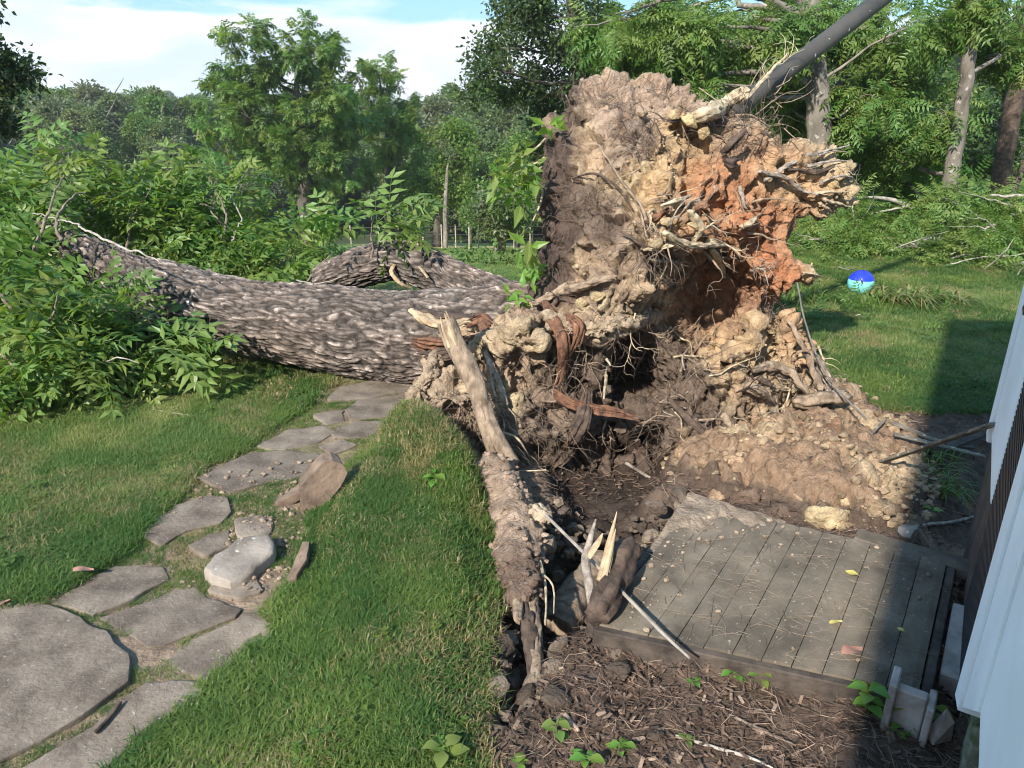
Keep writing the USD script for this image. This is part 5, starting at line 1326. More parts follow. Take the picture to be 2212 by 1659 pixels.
def tree(name, label, stem, radii, blobs, protos, mats, seed, bark='tree_bark', size=1.0, droop=.3, wts=None, group=None, limbs=True, sides=10, up=.25, cat='tree', clump=8):
    """stem: points from the foot; blobs: crown masses, each carried by its own limb."""
    r = np.random.default_rng(seed); stem = np.asarray(stem, float)
    t = thing(name, label, cat, group=group)
    obj('trunk', tube(stem, radii, sides, 8 * len(stem), .18, seed, wobble=radii[0] * .25), bark, t, smooth=60)
    if limbs:
        ms = []; sm = smooth_path(stem, 30)
        for c, rad, n in blobs:
            c = np.asarray(c)
            lower = sm[(sm[:, 2] < c[2] - .1 * np.linalg.norm(rad))]
            k_ = lower[np.argmin(np.linalg.norm((lower - c) * [1, 1, .6], axis=1))] if len(lower) else sm[len(sm) // 3]
            L = np.linalg.norm(c - k_); rr = max(.012, .022 * L)
            ms.append(tube(limb_path(r, k_, c), [rr, rr * .75, rr * .5, rr * .25], 6, 12, .1, seed, wobble=.02 * L))
            for e in range(5):
                q = c + r.normal(0, .45, 3) * rad
                ms.append(tube(limb_path(r, c * .75 + k_ * .25, q, 3), [rr * .4, rr * .25, rr * .08], 4, 7, wobble=.02 * L))
        obj('limbs', merge(ms), bark, t, smooth=60)
    foliage('crown', blobs, protos, mats, seed + 1, t, size, droop, wts, up, clump)
    return t

def Pg(u, v, y):                      # a foot on the ground below the sight line's plan position
    p = P(u, v, y); p[2] = float(height(np.array([p[0]]), np.array([p[1]]))[0]) - .05
    return p

# walnut in the middle distance
y = 34.0
wb = [(535, 60, 45, 30, 60), (545, 130, 70, 45, 100), (515, 190, 60, 40, 90), (660, 100, 60, 45, 110), (690, 130, 55, 40, 90), (650, 170, 70, 50, 120), (740, 180, 50, 45, 80), (600, 240, 110, 50, 190), (700, 260, 90, 60, 170), (500, 250, 70, 50, 120), (480, 300, 50, 40, 70), (770, 260, 50, 50, 80), (650, 330, 90, 40, 130), (720, 340, 70, 50, 110), (560, 300, 60, 40, 70), (470, 350, 40, 25, 36), (620, 400, 50, 30, 50), (700, 410, 50, 30, 60)]
BIG = [spray(240 + i, 5, 0.75, 5, .12, .26, .5, .9) for i in range(3)]
tree('walnut_tree', 'spreading walnut tree standing alone on the slope, tallest left of the root plate', [Pg(668, 470, y), P(660, 430, y), P(662, 380, y), P(655, 300, y), P(640, 200, y), P(655, 90, y)], [.42, .34, .28, .2, .12, .03],
     [pxblob(u, v, y + (i % 3 - 1) * 1.4, ru, rv, n=int(n * .62)) for i, (u, v, ru, rv, n) in enumerate(wb)], BIG, ['leaf_mid', 'leaf_light', 'leaf_dark'], 41, size=.62, droop=.4, wts=[.55, .2, .25])
y = 40.0
wb = [(815, 150, 22, 30, 40), (800, 190, 35, 30, 60), (870, 185, 35, 35, 60), (840, 240, 60, 45, 120), (880, 250, 40, 40, 70), (810, 300, 60, 50, 120), (870, 310, 50, 40, 80), (820, 360, 60, 30, 80), (770, 230, 30, 40, 40)]
tree('walnut_tree', 'smaller walnut tree directly right of the tallest one', [Pg(840, 480, y), P(842, 400, y), P(838, 300, y), P(820, 170, y)], [.35, .26, .16, .04], [pxblob(u, v, y + (i % 3 - 1) * 1.2, ru, rv, n=int(n * .55)) for i, (u, v, ru, rv, n) in enumerate(wb)], BIG, ['leaf_mid', 'leaf_light', 'leaf_dark'], 43, size=.6, droop=.4, wts=[.55, .3, .15])
# oak above the root plate
y = 15.0
ob = [(1060, 150, 45, 45, 50), (1040, 120, 25, 35, 24), (1090, 100, 30, 60, 30), (1130, 40, 60, 50, 80), (1200, 30, 70, 50, 90), (1180, 110, 70, 50, 90), (1240, 120, 60, 50, 80), (1150, 180, 50, 40, 60), (1215, 190, 60, 40, 70), (1270, 60, 60, 60, 80), (1100, 190, 40, 25, 34), (1190, 240, 50, 30, 44), (1240, 260, 40, 40, 30), (1130, 10, 60, 30, 60), (1010, 190, 24, 24, 16), (1290, 170, 50, 50, 60)]
tree('oak_tree', 'dark small-leaved oak rising behind the top left of the root plate', [Pg(1262, 560, y), P(1258, 350, y), P(1255, 200, y), P(1240, 60, y), P(1230, -80, y)], [.24, .2, .17, .12, .05], [pxblob(u, v, y + (i % 3 - 1) * .8, ru, rv, n=int(n * .9)) for i, (u, v, ru, rv, n) in enumerate(ob)], OAK, ['leaf_oak', 'leaf_dark'], 47, size=.85, droop=.1, wts=[.8, .2], clump=6)
# big walnuts at the right
y = 11.5
big = [(1330, 30, 70, 40), (1390, 80, 70, 45), (1340, 110, 50, 40), (1440, 30, 80, 50), (1470, 110, 80, 45), (1400, 150, 60, 30), (1540, 40, 80, 50), (1560, 120, 80, 45), (1530, 180, 60, 30), (1640, 30, 80, 50), (1640, 110, 60, 50), (1640, 190, 60, 40), (1700, 40, 40, 40), (1810, 60, 70, 60), (1880, 120, 70, 60), (1820, 170, 60, 50), (1900, 210, 60, 40), (1830, 250, 60, 35), (1690, 240, 30, 30), (1880, 30, 70, 40), (1960, 60, 70, 50), (1970, 150, 60, 50), (1920, 280, 50, 30), (1600, 80, 60, 40), (1490, 60, 60, 40)]
tree('walnut_tree', 'tall walnut with a thick mottled trunk and long feathery leaves right of the pole', [Pg(1768, 600, y - 0.9), P(1770, 420, y - 0.9), P(1768, 250, y - 0.9), P(1755, 90, y - 0.9), P(1740, -60, y - 0.9), P(1735, -300, y - 0.9)], [.20, .17, .155, .15, .14, .10],
     [pxblob(u, v, y + (i % 4 - 1.5) * .8, ru, rv, n=34) for i, (u, v, ru, rv) in enumerate(big)], WALT, ['leaf_mid', 'leaf_light', 'leaf_dark'], 53, 'pale_bark', 1.0, .7, [.45, .43, .12], sides=14, up=0)
y = 10.2
lb = [(2120, 20, 60, 40), (2170, 60, 50, 40), (2030, 60, 50, 40), (2020, 240, 50, 30), (1970, 330, 60, 30), (1900, 340, 60, 30), (2060, 10, 60, 30), (2170, 130, 40, 30), (1940, 390, 50, 20)]
tree('walnut_tree', 'slender pale trunk leaning right beside the fallen brush', [Pg(2040, 545, y), P(2045, 480, y), P(2055, 390, y), P(2075, 250, y), P(2098, 80, y), P(2112, -60, y), P(2120, -200, y)], [.115, .105, .10, .09, .08, .07, .05], [pxblob(u, v, y + 1 + (i % 3 - 1) * .7, ru, rv, n=26) for i, (u, v, ru, rv) in enumerate(lb)], WALT, ['leaf_mid', 'leaf_light'], 57, 'pale_bark', 1.0, .7, [.8, .2], sides=14, up=0)
y = 13.0
db = [(2200, 180, 40, 40), (2150, 260, 50, 40), (2230, 260, 40, 50), (2130, 340, 60, 40), (2200, 340, 50, 40), (2200, 20, 60, 50)]
tree('dark_tree', 'dark bare trunk leaning at the far right edge above the white wall', [Pg(2150, 560, y), P(2158, 420, y), P(2180, 280, y), P(2205, 150, y), P(2230, 20, y), P(2250, -100, y)], [.17, .15, .145, .135, .12, .09], [pxblob(u, v, y + 1.4 + (i % 3 - 1) * .7, ru, rv, n=26) for i, (u, v, ru, rv) in enumerate(db)], OAK, ['leaf_oak', 'leaf_dark'], 59, 'dark_root', 1.1, .3, [.6, .4], sides=12)
# the wood's edge behind them
edge = [(1250, 330, 19, 110, 110, 'dark leafy tree behind the left shoulder of the root plate'), (1420, 200, 21, 120, 160, 'dark tree behind the feathery walnut leaves above the root plate'), (1600, 250, 22, 130, 170, 'dark tree filling the gap behind the lower end of the pole'), (1760, 330, 20, 120, 130, 'dark tree right behind the thick mottled trunk'),
        (1900, 300, 21, 120, 160, 'dark tree between the mottled trunk and the pale leaning trunk'), (2050, 330, 20, 110, 120, 'shadowed tree behind the pale leaning trunk'), (2180, 400, 22, 90, 90, 'leafy tree behind the dark leaning trunk'), (1700, 60, 24, 120, 110, 'tall dark tree behind the top of the pole')]
for i, (u, v, y, ru, rv, lab) in enumerate(edge):
    rr = np.random.default_rng(600 + i)
    bb = [pxblob(u + rr.normal(0, .42) * ru, v + rr.normal(0, .42) * rv, y + rr.normal(0, .8), ru * .48, rv * .4, n=58) for _ in range(9)]
    tree('woodland_tree', lab, [Pg(u, 600, y), P(u + 6, v + rv, y), P(u, v, y), P(u - 5, v - rv, y)], [.24, .18, .12, .05], bb, OAK, ['leaf_dark', 'leaf_oak'], 610 + i, size=1.5, droop=.3, wts=[.6, .4], limbs=i < 5)
# hanging twigs at the left edge
y = 9.0
tree('pine_tree', 'dark drooping boughs poking in at the upper left edge', [Pg(-190, 600, y), P(-170, 300, y), P(-160, 50, y), P(-160, -200, y)], [.2, .17, .13, .08], [pxblob(u, v, y, ru, rv, n=n) for u, v, ru, rv, n in ((-20, 190, 45, 70, 60), (10, 150, 40, 24, 40), (45, 165, 26, 14, 14), (-30, 110, 40, 30, 34), (-40, 20, 40, 20, 16), (-30, 250, 40, 40, 40), (-120, 180, 60, 120, 60))], OAK, ['leaf_oak'], 61, size=.7, droop=.7)
# orchard tree, white snag and others at the far edge of the lawn
def small_tree(name, lab, u, vfoot, y, blobs, m, w, seed, r0=.2, bark='tree_bark', top=None, size=1.6, protos=None):
    top = top or (u, vfoot - 90)
    return tree(name, lab, [Pg(u, vfoot, y), P(u + 3, vfoot - 30, y), P(top[0], top[1], y)], [r0, r0 * .8, r0 * .3], [pxblob(a, b, y + (i % 3 - 1) * .8, c, d, n=n) for i, (a, b, c, d, n) in enumerate(blobs)], protos or OAK, m, seed, bark, size, .2, w)
small_tree('orchard_tree', 'low grey-green orchard tree with a short leaning trunk at the end of the lawn', 1078, 548, 27.0, [(1080, 480, 50, 30, 80), (1050, 460, 40, 30, 50), (1110, 470, 40, 35, 60), (1090, 435, 45, 25, 50)], ['leaf_grey', 'leaf_dark'], [.6, .4], 71, .24, 'pale_bark', (1090, 470))
tree('dead_snag', 'dead white trunk standing at the wood edge left of the orchard tree', [Pg(962, 520, 36), P(962, 450, 36), P(965, 390, 36), P(968, 352, 36)], [.12, .11, .085, .03], [pxblob(965, 330, 36, 20, 20, n=8)], OAK, ['leaf_grey'], 73, 'pale_bark', 1.5, limbs=False)
small_tree('woodland_tree', 'twin dark trunks with a broad crown at the wood edge behind the white snag', 942, 520, 38.0, [(940, 400, 70, 50, 110), (980, 340, 60, 50, 90), (900, 430, 50, 40, 70), (1000, 420, 50, 40, 70), (960, 290, 50, 40, 80)], ['leaf_mid', 'leaf_light'], [.7, .3], 75, .26, top=(950, 400), size=1.9)
small_tree('woodland_tree', 'fresh green bushy tree at the left foot of the root plate', 1118, 500, 34.0, [(1085, 385, 36, 36, 60), (1120, 410, 36, 36, 60), (1100, 430, 30, 25, 40), (1120, 340, 30, 40, 50), (1150, 440, 30, 30, 40)], ['leaf_mid', 'leaf_light'], [.6, .4], 77, .14, size=1.8)
small_tree('woodland_tree', 'small round young tree by the fence, right of the white snag', 1015, 530, 33.0, [(1015, 480, 26, 20, 36), (1020, 465, 20, 12, 20)], ['leaf_mid', 'leaf_dark'], [.7, .3], 79, .07, size=1.4)
small_tree('woodland_tree', 'bright bush at the wood edge just left of the white snag', 890, 530, 31.0, [(895, 500, 22, 30, 46), (880, 515, 20, 14, 20)], ['leaf_mid', 'leaf_light'], [.7, .3], 81, .07, size=1.3)
# forest: a few kinds of tree, copied; nearer ones stand singly, the far hillside is one wood
def forest_crown(seed, h, w, n, leaf, shape):
    r = np.random.default_rng(seed); out = []
    nb = 30
    cs = []
    for i in range(nb):
        t = r.uniform(.18, 1.0); rad = w * (math.sin(math.pi * min(1, .12 + .88 * t ** shape)) ** .6) * .62
        a = r.uniform(0, 2 * np.pi); q = rad * r.uniform(.3, 1)
        cs.append((np.array([q * math.cos(a), q * math.sin(a), h * t]), w * r.uniform(.16, .32)))
    for i in range(n):
        c, s = cs[r.integers(nb)]
        d = r.normal(size=3); d /= np.linalg.norm(d)
        p = c + d * s * r.uniform() ** .45 * [1, 1, .75]
        dd = d + r.normal(0, .6, 3) + [0, 0, -.1]; dd /= np.linalg.norm(dd)
        nn = np.array([0, 0, 1]) + d * .6 + r.normal(0, .5, 3); nn -= dd * (nn @ dd); nn /= np.linalg.norm(nn)
        k_ = leaf * r.uniform(.6, 1.4)
        out.append(leaflet(p, dd, nn, k_, k_ * .62))
    return merge(out)
KINDS = [('leaf_olive', forest_crown(1, 14, 5.2, 11000, .34, .8), 'tree_bark', 14), ('leaf_mid', forest_crown(2, 12, 5.6, 11000, .36, .7), 'pale_bark', 12), ('leaf_dark', forest_crown(3, 15, 4.8, 11000, .34, .9), 'tree_bark', 15), ('leaf_grey', forest_crown(4, 9, 4.6, 9000, .30, .6), 'pale_bark', 9)]
firsts = {}
def forest_tree(kind, x, y, s, rot, label, group):
    m, crown, bark, h = KINDS[kind]
    z = float(height(np.array([x]), np.array([y]))[0])
    t = thing('forest_tree', label, 'tree', (x, y, z - .2), rot, group)
    UsdGeom.Xformable(t).AddScaleOp().Set(Gf.Vec3f(s, s, s))
    if kind in firsts:
        t.GetReferences().AddInternalReference(firsts[kind]); t.SetInstanceable(True)
    else:
        cls = stage.CreateClassPrim(f'/World/Looks/forest_kind_{kind:03d}')
        firsts[kind] = cls.GetPath()
        rr = np.random.default_rng(kind)
        tb = [tube(np.array([[0, 0, -.5], [.1, 0, h * .4], [0, .1, h * .85]]), [.24, .17, .05], 7, 10)]
        for q in range(9):
            a = rr.uniform(0, 6.28); z0 = rr.uniform(.3, .8) * h
            tb.append(tube(np.array([[0, 0, z0], [1.6 * math.cos(a), 1.6 * math.sin(a), z0 + 1.6], [2.6 * math.cos(a), 2.6 * math.sin(a), z0 + 2.9]]), [.09, .06, .02], 5, 6))
        usdkit.mesh(stage, str(cls.GetPath()) + '/trunk', merge(tb), M[bark])
        usdkit.mesh(stage, str(cls.GetPath()) + '/crown', crown, M[m])
        t.GetReferences().AddInternalReference(cls.GetPath()); t.SetInstanceable(True)
    return t
rf_ = np.random.default_rng(5)
grp = 'trees of the wood across the valley'
kn = ['olive green tree in the wood across the valley', 'mid green round tree in the wood across the valley', 'dark green tall tree in the wood across the valley', 'low grey green tree in the wood across the valley']
for i in range(170):
    y = 48 + 62 * (i / 170) ** 1.1
    u = rf_.uniform(-160, 1330)
    x = P(u, 400, y)[0]
    kd = int(rf_.choice(4, p=[.45, .2, .2, .15]))
    if 560 < u < 900 and y < 60: continue
    vt = 335 - 140 * min(1, ((y - 48) / 40) ** .7) + rf_.normal(0, 12) + (22 if 430 < u < 900 else 0)
    zt = P(u, max(vt, 186), y)[2]
    s = max(.3, (zt - float(height(np.array([x]), np.array([y]))[0])) / KINDS[kd][3] / 1.02)
    forest_tree(kd, x, y, s, rf_.uniform(0, 6.28), kn[kd], grp + ', ' + ['olive', 'round', 'tall', 'low'][kd])
n = 1100
y = np.sqrt(rf_.uniform(108 ** 2, 360 ** 2, n)); x = rf_.uniform(-1, 1, n) * (y * .78 + 12)
k_ = rf_.integers(0, 3, n)
z = height(x, y)
wood = instancer('distant_wood', [(KINDS[i][1], KINDS[i][0]) for i in range(3)], np.c_[x, y, z - .5], Rot.from_euler('z', rf_.uniform(0, 6.28, n)).as_quat(), rf_.uniform(.8, 1.1, n), k_)
tag(wood, 'unbroken wooded hillside on the skyline beyond the valley', 'wood', kind='stuff')

# ---------------------------------------------------------------- brush brought down at the right
def brush(name, lab, limbs_, blobs, seed, mats=('leaf_mid', 'leaf_light'), wts=(.4, .6), size=.8, protos=None, droop=.5):
    t = thing(name, lab, 'fallen branch')
    for pts, r in limbs_:
        obj('limb', tube([P(*q) for q in pts], np.asarray(r) * 1.15, 8, 8 * len(pts), .2, seed, wobble=.02), 'grey_twig', t, smooth=60)
    rr = np.random.default_rng(seed)
    for u, v, y, ru, rv, n in blobs[:4]:
        for k_ in range(2 if y > 7.6 and y < 11 else 0):
            p = P(u + rr.uniform(-.6, .6) * ru, v + rr.uniform(0, .6) * rv, y - .25); d = np.array([rr.normal(), -.25, rr.uniform(0, .7)]); d /= np.linalg.norm(d); L = rr.uniform(.5, 1.1) * min(1, ru / 50)
            obj('bare_twig', tube(np.array([p, p + d * L * .5 + rr.normal(0, .05, 3), p + d * L + [0, 0, -.08 * L]]), [.010, .007, .002], 6, 12, wobble=.03), 'grey_twig', t)
    foliage('leaves', [pxblob(u, v - 22, y, ru, rv, n=int(n * .66)) for u, v, y, ru, rv, n in blobs], protos or WALT, list(mats), seed, t, size, droop, list(wts), up=.1)
    return t
brush('fallen_branch', 'long bare forked grey limb reaching up left across the brush', [([(2040, 497, 10.0), (2000, 468, 9.9), (1950, 440, 9.8), (1900, 428, 9.7), (1850, 426, 9.6)], [.05, .04, .028, .018, .006]), ([(1960, 445, 9.8), (1930, 452, 9.7), (1880, 462, 9.6)], [.018, .012, .005])], [(1985, 500, 9.8, 30, 24, 8)], 91)
brush('fallen_branch', 'leafy branch heaped behind the blue ball', [([(1960, 590, 9.0), (1880, 560, 9.2), (1800, 520, 9.4)], [.03, .02, .01])], [(1790, 520, 9.4, 70, 50, 44), (1860, 500, 9.6, 70, 40, 44), (1770, 580, 8.6, 60, 40, 34), (1860, 570, 8.9, 60, 40, 34), (1830, 470, 9.9, 50, 24, 22), (1740, 500, 9.6, 40, 40, 20)], 92)
brush('fallen_branch', 'leafy branch with an arched grey limb below the pale leaning trunk', [([(2060, 515, 9.0), (2000, 522, 8.9), (1940, 543, 8.8), (1920, 565, 8.7)], [.035, .03, .022, .010])], [(1960, 560, 8.8, 60, 40, 40), (1930, 510, 9.2, 50, 30, 28), (2020, 560, 8.8, 60, 40, 36)], 93)
brush('fallen_branch', 'big leafy branch piled at the foot of the dark leaning trunk', [([(2240, 440, 9.2), (2180, 470, 9.1), (2120, 500, 9.0), (2060, 540, 8.9)], [.03, .022, .016, .008]), ([(2260, 430, 9.2), (2200, 425, 9.1), (2140, 422, 9.0)], [.025, .02, .01])], [(2100, 530, 9.0, 70, 50, 50), (2170, 500, 9.0, 60, 50, 44), (2200, 450, 9.3, 50, 40, 34), (2110, 460, 9.4, 60, 40, 40), (2190, 570, 8.7, 50, 40, 34), (2050, 470, 9.7, 50, 30, 26)], 94)
brush('fallen_branch', 'low branch with bare twigs lying on the lawn in front of the brush', [([(2040, 605, 7.9), (1980, 608, 7.8), (1930, 615, 7.7), (1890, 625, 7.6)], [.02, .018, .012, .005]), ([(2230, 572, 8.2), (2170, 585, 8.1), (2120, 590, 8.0)], [.06, .055, .05])], [(2090, 590, 8.2, 60, 26, 30), (2000, 590, 8.3, 60, 24, 26), (2160, 610, 8.0, 50, 20, 22)], 95)
brush('fallen_branch', 'torn-off leafy branch lying on the lawn beside the root plate', [([(1740, 690, 6.2), (1800, 695, 6.1), (1860, 680, 6.0)], [.012, .009, .004])], [(1825, 705, 6.0, 40, 14, 16), (1795, 725, 5.8, 34, 12, 12), (1870, 718, 5.8, 30, 10, 8)], 96, ('leaf_mid', 'leaf_dark'), (.6, .4), .6)
brush('fallen_branch', 'flattened leafy twig on the grass in the middle of the right lawn', [([(1960, 720, 5.6), (2060, 735, 5.5), (2130, 750, 5.4)], [.006, .005, .003])], [(2000, 727, 5.55, 50, 5, 8), (2090, 740, 5.4, 50, 5, 8)], 97, ('leaf_dark', 'leaf_mid'), (.6, .4), .7)
brush('fallen_branch', 'leafy debris strewn on the far lawn behind the second stem', [([(1000, 585, 12), (1060, 590, 12), (1100, 598, 11.8)], [.012, .01, .005])], [(1010, 575, 13, 30, 8, 12), (1060, 585, 12, 30, 8, 12), (1090, 592, 12, 24, 7, 8)], 98, ('leaf_dark', 'leaf_mid'), (.6, .4), .9, OAK)
# vine on the topsoil side of the plate
t = thing('leafy_shrub', 'pale leafy stems sticking out of the dark topsoil at the left of the root plate', 'shrub')
LOB = [simple_spray(260 + i, 5, .12, .20, .085) for i in range(3)]
for pts in ([(1178, 300, 4.3), (1160, 318, 4.2), (1120, 345, 4.1), (1085, 370, 4.0)], [(1176, 340, 4.2), (1130, 370, 4.1), (1100, 395, 4.05)], [(1172, 410, 4.15), (1160, 460, 4.05), (1135, 500, 4.0), (1125, 520, 3.98)], [(1205, 262, 4.3), (1200, 240, 4.25)], [(1170, 360, 4.2), (1120, 400, 4.0), (1085, 410, 3.95)]):
    obj('stem', tube([P(*q) for q in pts], [.006, .005, .003, .002][:len(pts)], 6, 14, wobble=.01), 'pale_root', t)
foliage('leaves', [pxblob(1085, 385, 4.0, 26, 26, n=5), pxblob(1110, 345, 4.05, 20, 18, n=3), pxblob(1110, 430, 3.98, 18, 24, n=4), pxblob(1140, 390, 4.05, 14, 40, n=4), pxblob(1128, 520, 3.97, 8, 22, n=3), pxblob(1203, 272, 4.2, 10, 8, n=2)], LOB, ['leaf_fresh', 'leaf_light'], 99, t, .55, .7, [.45, .55], 0)
foliage('low_leaves', [pxblob(1146, 590, 4.1, 8, 34, n=7), pxblob(1115, 640, 4.0, 10, 14, n=4)], LOB, ['leaf_fresh'], 100, t, .38, .5)

# ---------------------------------------------------------------- pole, cable, rod
a, b = P(1583, 242, 4.36), P(1905, -4, 4.95)
d = (b - a) / np.linalg.norm(b - a)
pole = thing('steel_pole', 'grey-brown steel pole slanting up out of the top of the root plate', 'pole')
t0, t1 = a - d * 0.02, b + d * 1.6
obj('pipe', tube(np.array([t0, (t0 + t1) / 2, t1]), .051, 28, 8), 'steel', pole, smooth=50)
rr = np.random.default_rng(4)
ms = []
for q in range(9):
    s0 = a + d * rr.uniform(.12, .6) + np.array([-.03, -.02, .045]); p = [s0]
    e = np.array([rr.normal(0, .5), rr.normal(0, .3), rr.normal(.4, .5)]) + d * .6
    for k_ in range(4):
        e = e + rr.normal(0, .4, 3); e /= np.linalg.norm(e); p.append(p[-1] + e * rr.uniform(.03, .07))
    ms.append(tube(np.array(p), [.003, .0025, .002, .0015, .001], 4, 9, cap=False))
obj('root_tuft', merge(ms), 'pale_root', pole, kind='stuff', label='tuft of pale fine roots clinging to the pole')
proot([(1610, 215, 4.22), (1640, 180, 4.28), (1668, 150, 4.34), (1700, 115, 4.42)], [.006, .011, .010, .003], 'pale_root', rough=.5)
cpts = [P(1722, 610, 4.0), P(1735, 680, 3.95), P(1765, 770, 3.85), P(1800, 830, 3.75), P(1845, 880, 3.62), P(1870, 905, 3.5)]
obj('cable', tube(np.array(cpts), .0055, 8, 40, wobble=.003), 'cable', smooth=True, label='thin grey cable hanging from the right of the root plate down to the soil heap', cat='cable')
rp = [G(1182, 1118, .0) + [0, 0, .10], G(1410, 1352, .03), G(1500, 1425, .0)]
obj('thin_rod', tube(np.array([P(1178, 1112, 2.66), P(1295, 1228, 2.28), P(1415, 1352, 1.955), P(1490, 1422, 1.80)]), [.0065, .0065, .006, .004], 8, 20, .08, 2), 'white_rod', smooth=40, label='thin pale stick slanting across the pit to the corner of the platform', cat='stick')

# ---------------------------------------------------------------- logs and splinters in the pit
lg = thing('broken_log', 'short dark log with a tall pale splinter on its end beside the platform', 'log')
obj('wood', tube(np.array([P(1288, 1330, 2.04), P(1322, 1268, 2.17), P(1346, 1210, 2.30), P(1360, 1180, 2.37)]), [.04, .05, .048, .035], 22, 40, .35, 4, groove=.4), 'dark_root', lg, smooth=50)
splinter(P(1300, 1255, 2.17), P(1333, 1122, 2.34), .022, 5, 'split_wood', 8, 'splinter', lg)
lg = thing('forked_root', 'grey forked root stump standing in the pit left of the dark log', 'root')
obj('stem', tube(np.array([P(1285, 1335, 2.06), P(1272, 1260, 2.18), P(1265, 1210, 2.27), P(1275, 1165, 2.34), P(1287, 1122, 2.4)]), [.016, .017, .017, .012, .003], 9, 30, .2, 4), 'grey_root', lg, smooth=50)
obj('fork', tube(np.array([P(1270, 1205, 2.27), P(1290, 1175, 2.31), P(1302, 1152, 2.34)]), [.012, .013, .002], 7, 14, .2, 5, flat=.5), 'split_wood', lg, smooth=50)
obj('old_log', tube(np.array([rest(1200, 1360, .03), rest(1255, 1270, .05), rest(1300, 1215, .05)]), [.075, .085, .06], 20, 30, .4, 14), 'root', smooth=50, label='fat earth-covered log lying in the trench below the forked root', cat='log')
# clods in the trench
tc = thing('trench_rubble', 'broken earth clods filling the dark trench under the root plate', 'earth rubble')
r_ = np.random.default_rng(12); cl = []; k_ = 0
while k_ < 620:
    u, v = r_.uniform(1070, 1520), r_.uniform(1030, 1620)
    p = rest(u, v)
    if at_field(F_trench, p[0], p[1]) < -.03 and r_.uniform() > .03:
        continue
    k_ += 1
    s = .012 + .045 * r_.uniform() ** 3
    vv, ff = rock(s, int(r_.integers(1e6)), 2 if s > .03 else 1, .5)
    col = np.array([.105, .082, .066]) * r_.uniform(.7, 1.7) if r_.uniform() > .12 else np.array([.27, .215, .165]) * r_.uniform(.8, 1.2)
    cl.append((vv + p + [0, 0, s * .3], ff, np.tile(col, (len(vv), 1))))
mm = merge(cl); tag(obj('clods', mm[:2], 'soil', tc, color=mm[2]), kind='stuff')
# crumbs on the path and around
pb = thing('path_rubble', 'crumbs of tan earth and gravel spilt over the flagstones', 'earth rubble')
cl = []; k_ = 0
spill = Polygon([(380, 1030), (560, 1010), (690, 1000), (700, 1060), (660, 1150), (640, 1220), (560, 1290), (460, 1260), (500, 1130), (420, 1080)])
while k_ < 900:
    u, v = r_.uniform(360, 960), r_.uniform(960, 1300)
    if not (spill.contains(Point(u, v)) and r_.uniform() < .8) and r_.uniform() > .05:
        continue
    p = rest(u, v); st = at_field(F_stone, p[0], p[1])
    if at_field(F_path, p[0], p[1]) < 0:
        continue
    k_ += 1
    s = .0025 + .014 * r_.uniform() ** 5
    vv, ff = rock(s, int(r_.integers(1e6)), 1)
    cl.append((vv + p + [0, 0, s * .3 + (.014 if st > 0 else 0.0)], ff, np.tile(np.array([.31, .235, .175]) * r_.uniform(.7, 1.25), (len(vv), 1))))
mm = merge(cl); tag(obj('crumbs', mm[:2], 'soil', pb, color=mm[2]), kind='stuff')
# dirt over the platform
pd = thing('platform_dirt', 'loose soil, twigs and gravel scattered over the wooden platform', 'dirt'); cl = []; st_ = []
for i in range(620):
    s, t = r_.uniform(.01, .99, 2)
    if r_.uniform() > .16 + .9 * sstep(1 - t, .55, 1.0) * sstep(1 - s, .1, .9) + .7 * sstep(1 - s, .80, 1.0):
        continue
    p = quad(s, t); sz = .003 + .012 * r_.uniform() ** 3
    vv, ff = rock(sz, int(r_.integers(1e6)), 1)
    cl.append((vv + p + [0, 0, sz * .4], ff, np.tile(np.array([.34, .27, .205]) * r_.uniform(.6, 1.3), (len(vv), 1))))
for i in range(230):
    s, t = r_.uniform(.02, .98, 2); p = quad(s, t) + [0, 0, .005]; a_ = r_.normal(.4, .9); L = r_.uniform(.02, .07)
    q = np.array([math.cos(a_), math.sin(a_), 0]) * L
    st_.append(tube(np.array([p - q, p + r_.normal(0, .006, 3) * [1, 1, .2], p + q]), .0009, 3, 4, cap=False))
mm = merge(cl); tag(obj('grit', mm[:2], 'soil', pd, color=mm[2]), kind='stuff')
tag(obj('dead_stems', merge(st_), 'twig', pd), kind='stuff')
# heap of fine soil on the platform's far left corner
hv = []
n_ = 34
for i in range(n_):
    for j in range(n_):
        s, t = i / (n_ - 1) * .42, j / (n_ - 1) * .5
        e = max(0, 1 - (s / .40) ** 1.3 - (t / .46) ** 1.2 + 1.9 * (float(fbm(np.array([quad(s, t) * 9]), 4, 15)[0]) - .52))
        p = quad(s - .03, t - .04)
        hv.append(p + [0, 0, -.012 + .034 * min(1, e * 1.6) + .016 * (float(fbm(np.array([p * 14]), 3, 5)[0]) - .5) * (1 if e > 0 else 0)])
kk = np.arange(n_ * n_).reshape(n_, n_); a_, b_, c_, d_ = kk[:-1, :-1].ravel(), kk[1:, :-1].ravel(), kk[1:, 1:].ravel(), kk[:-1, 1:].ravel()
hv = np.array(hv)
obj('soil_drift', (hv, np.vstack([np.stack([a_, d_, c_], 1), np.stack([a_, c_, b_], 1)])), 'soil', pd, smooth=True, color=np.array([.27, .215, .165]) * (.7 + .6 * fbm(hv * 10, 4, 3))[:, None])

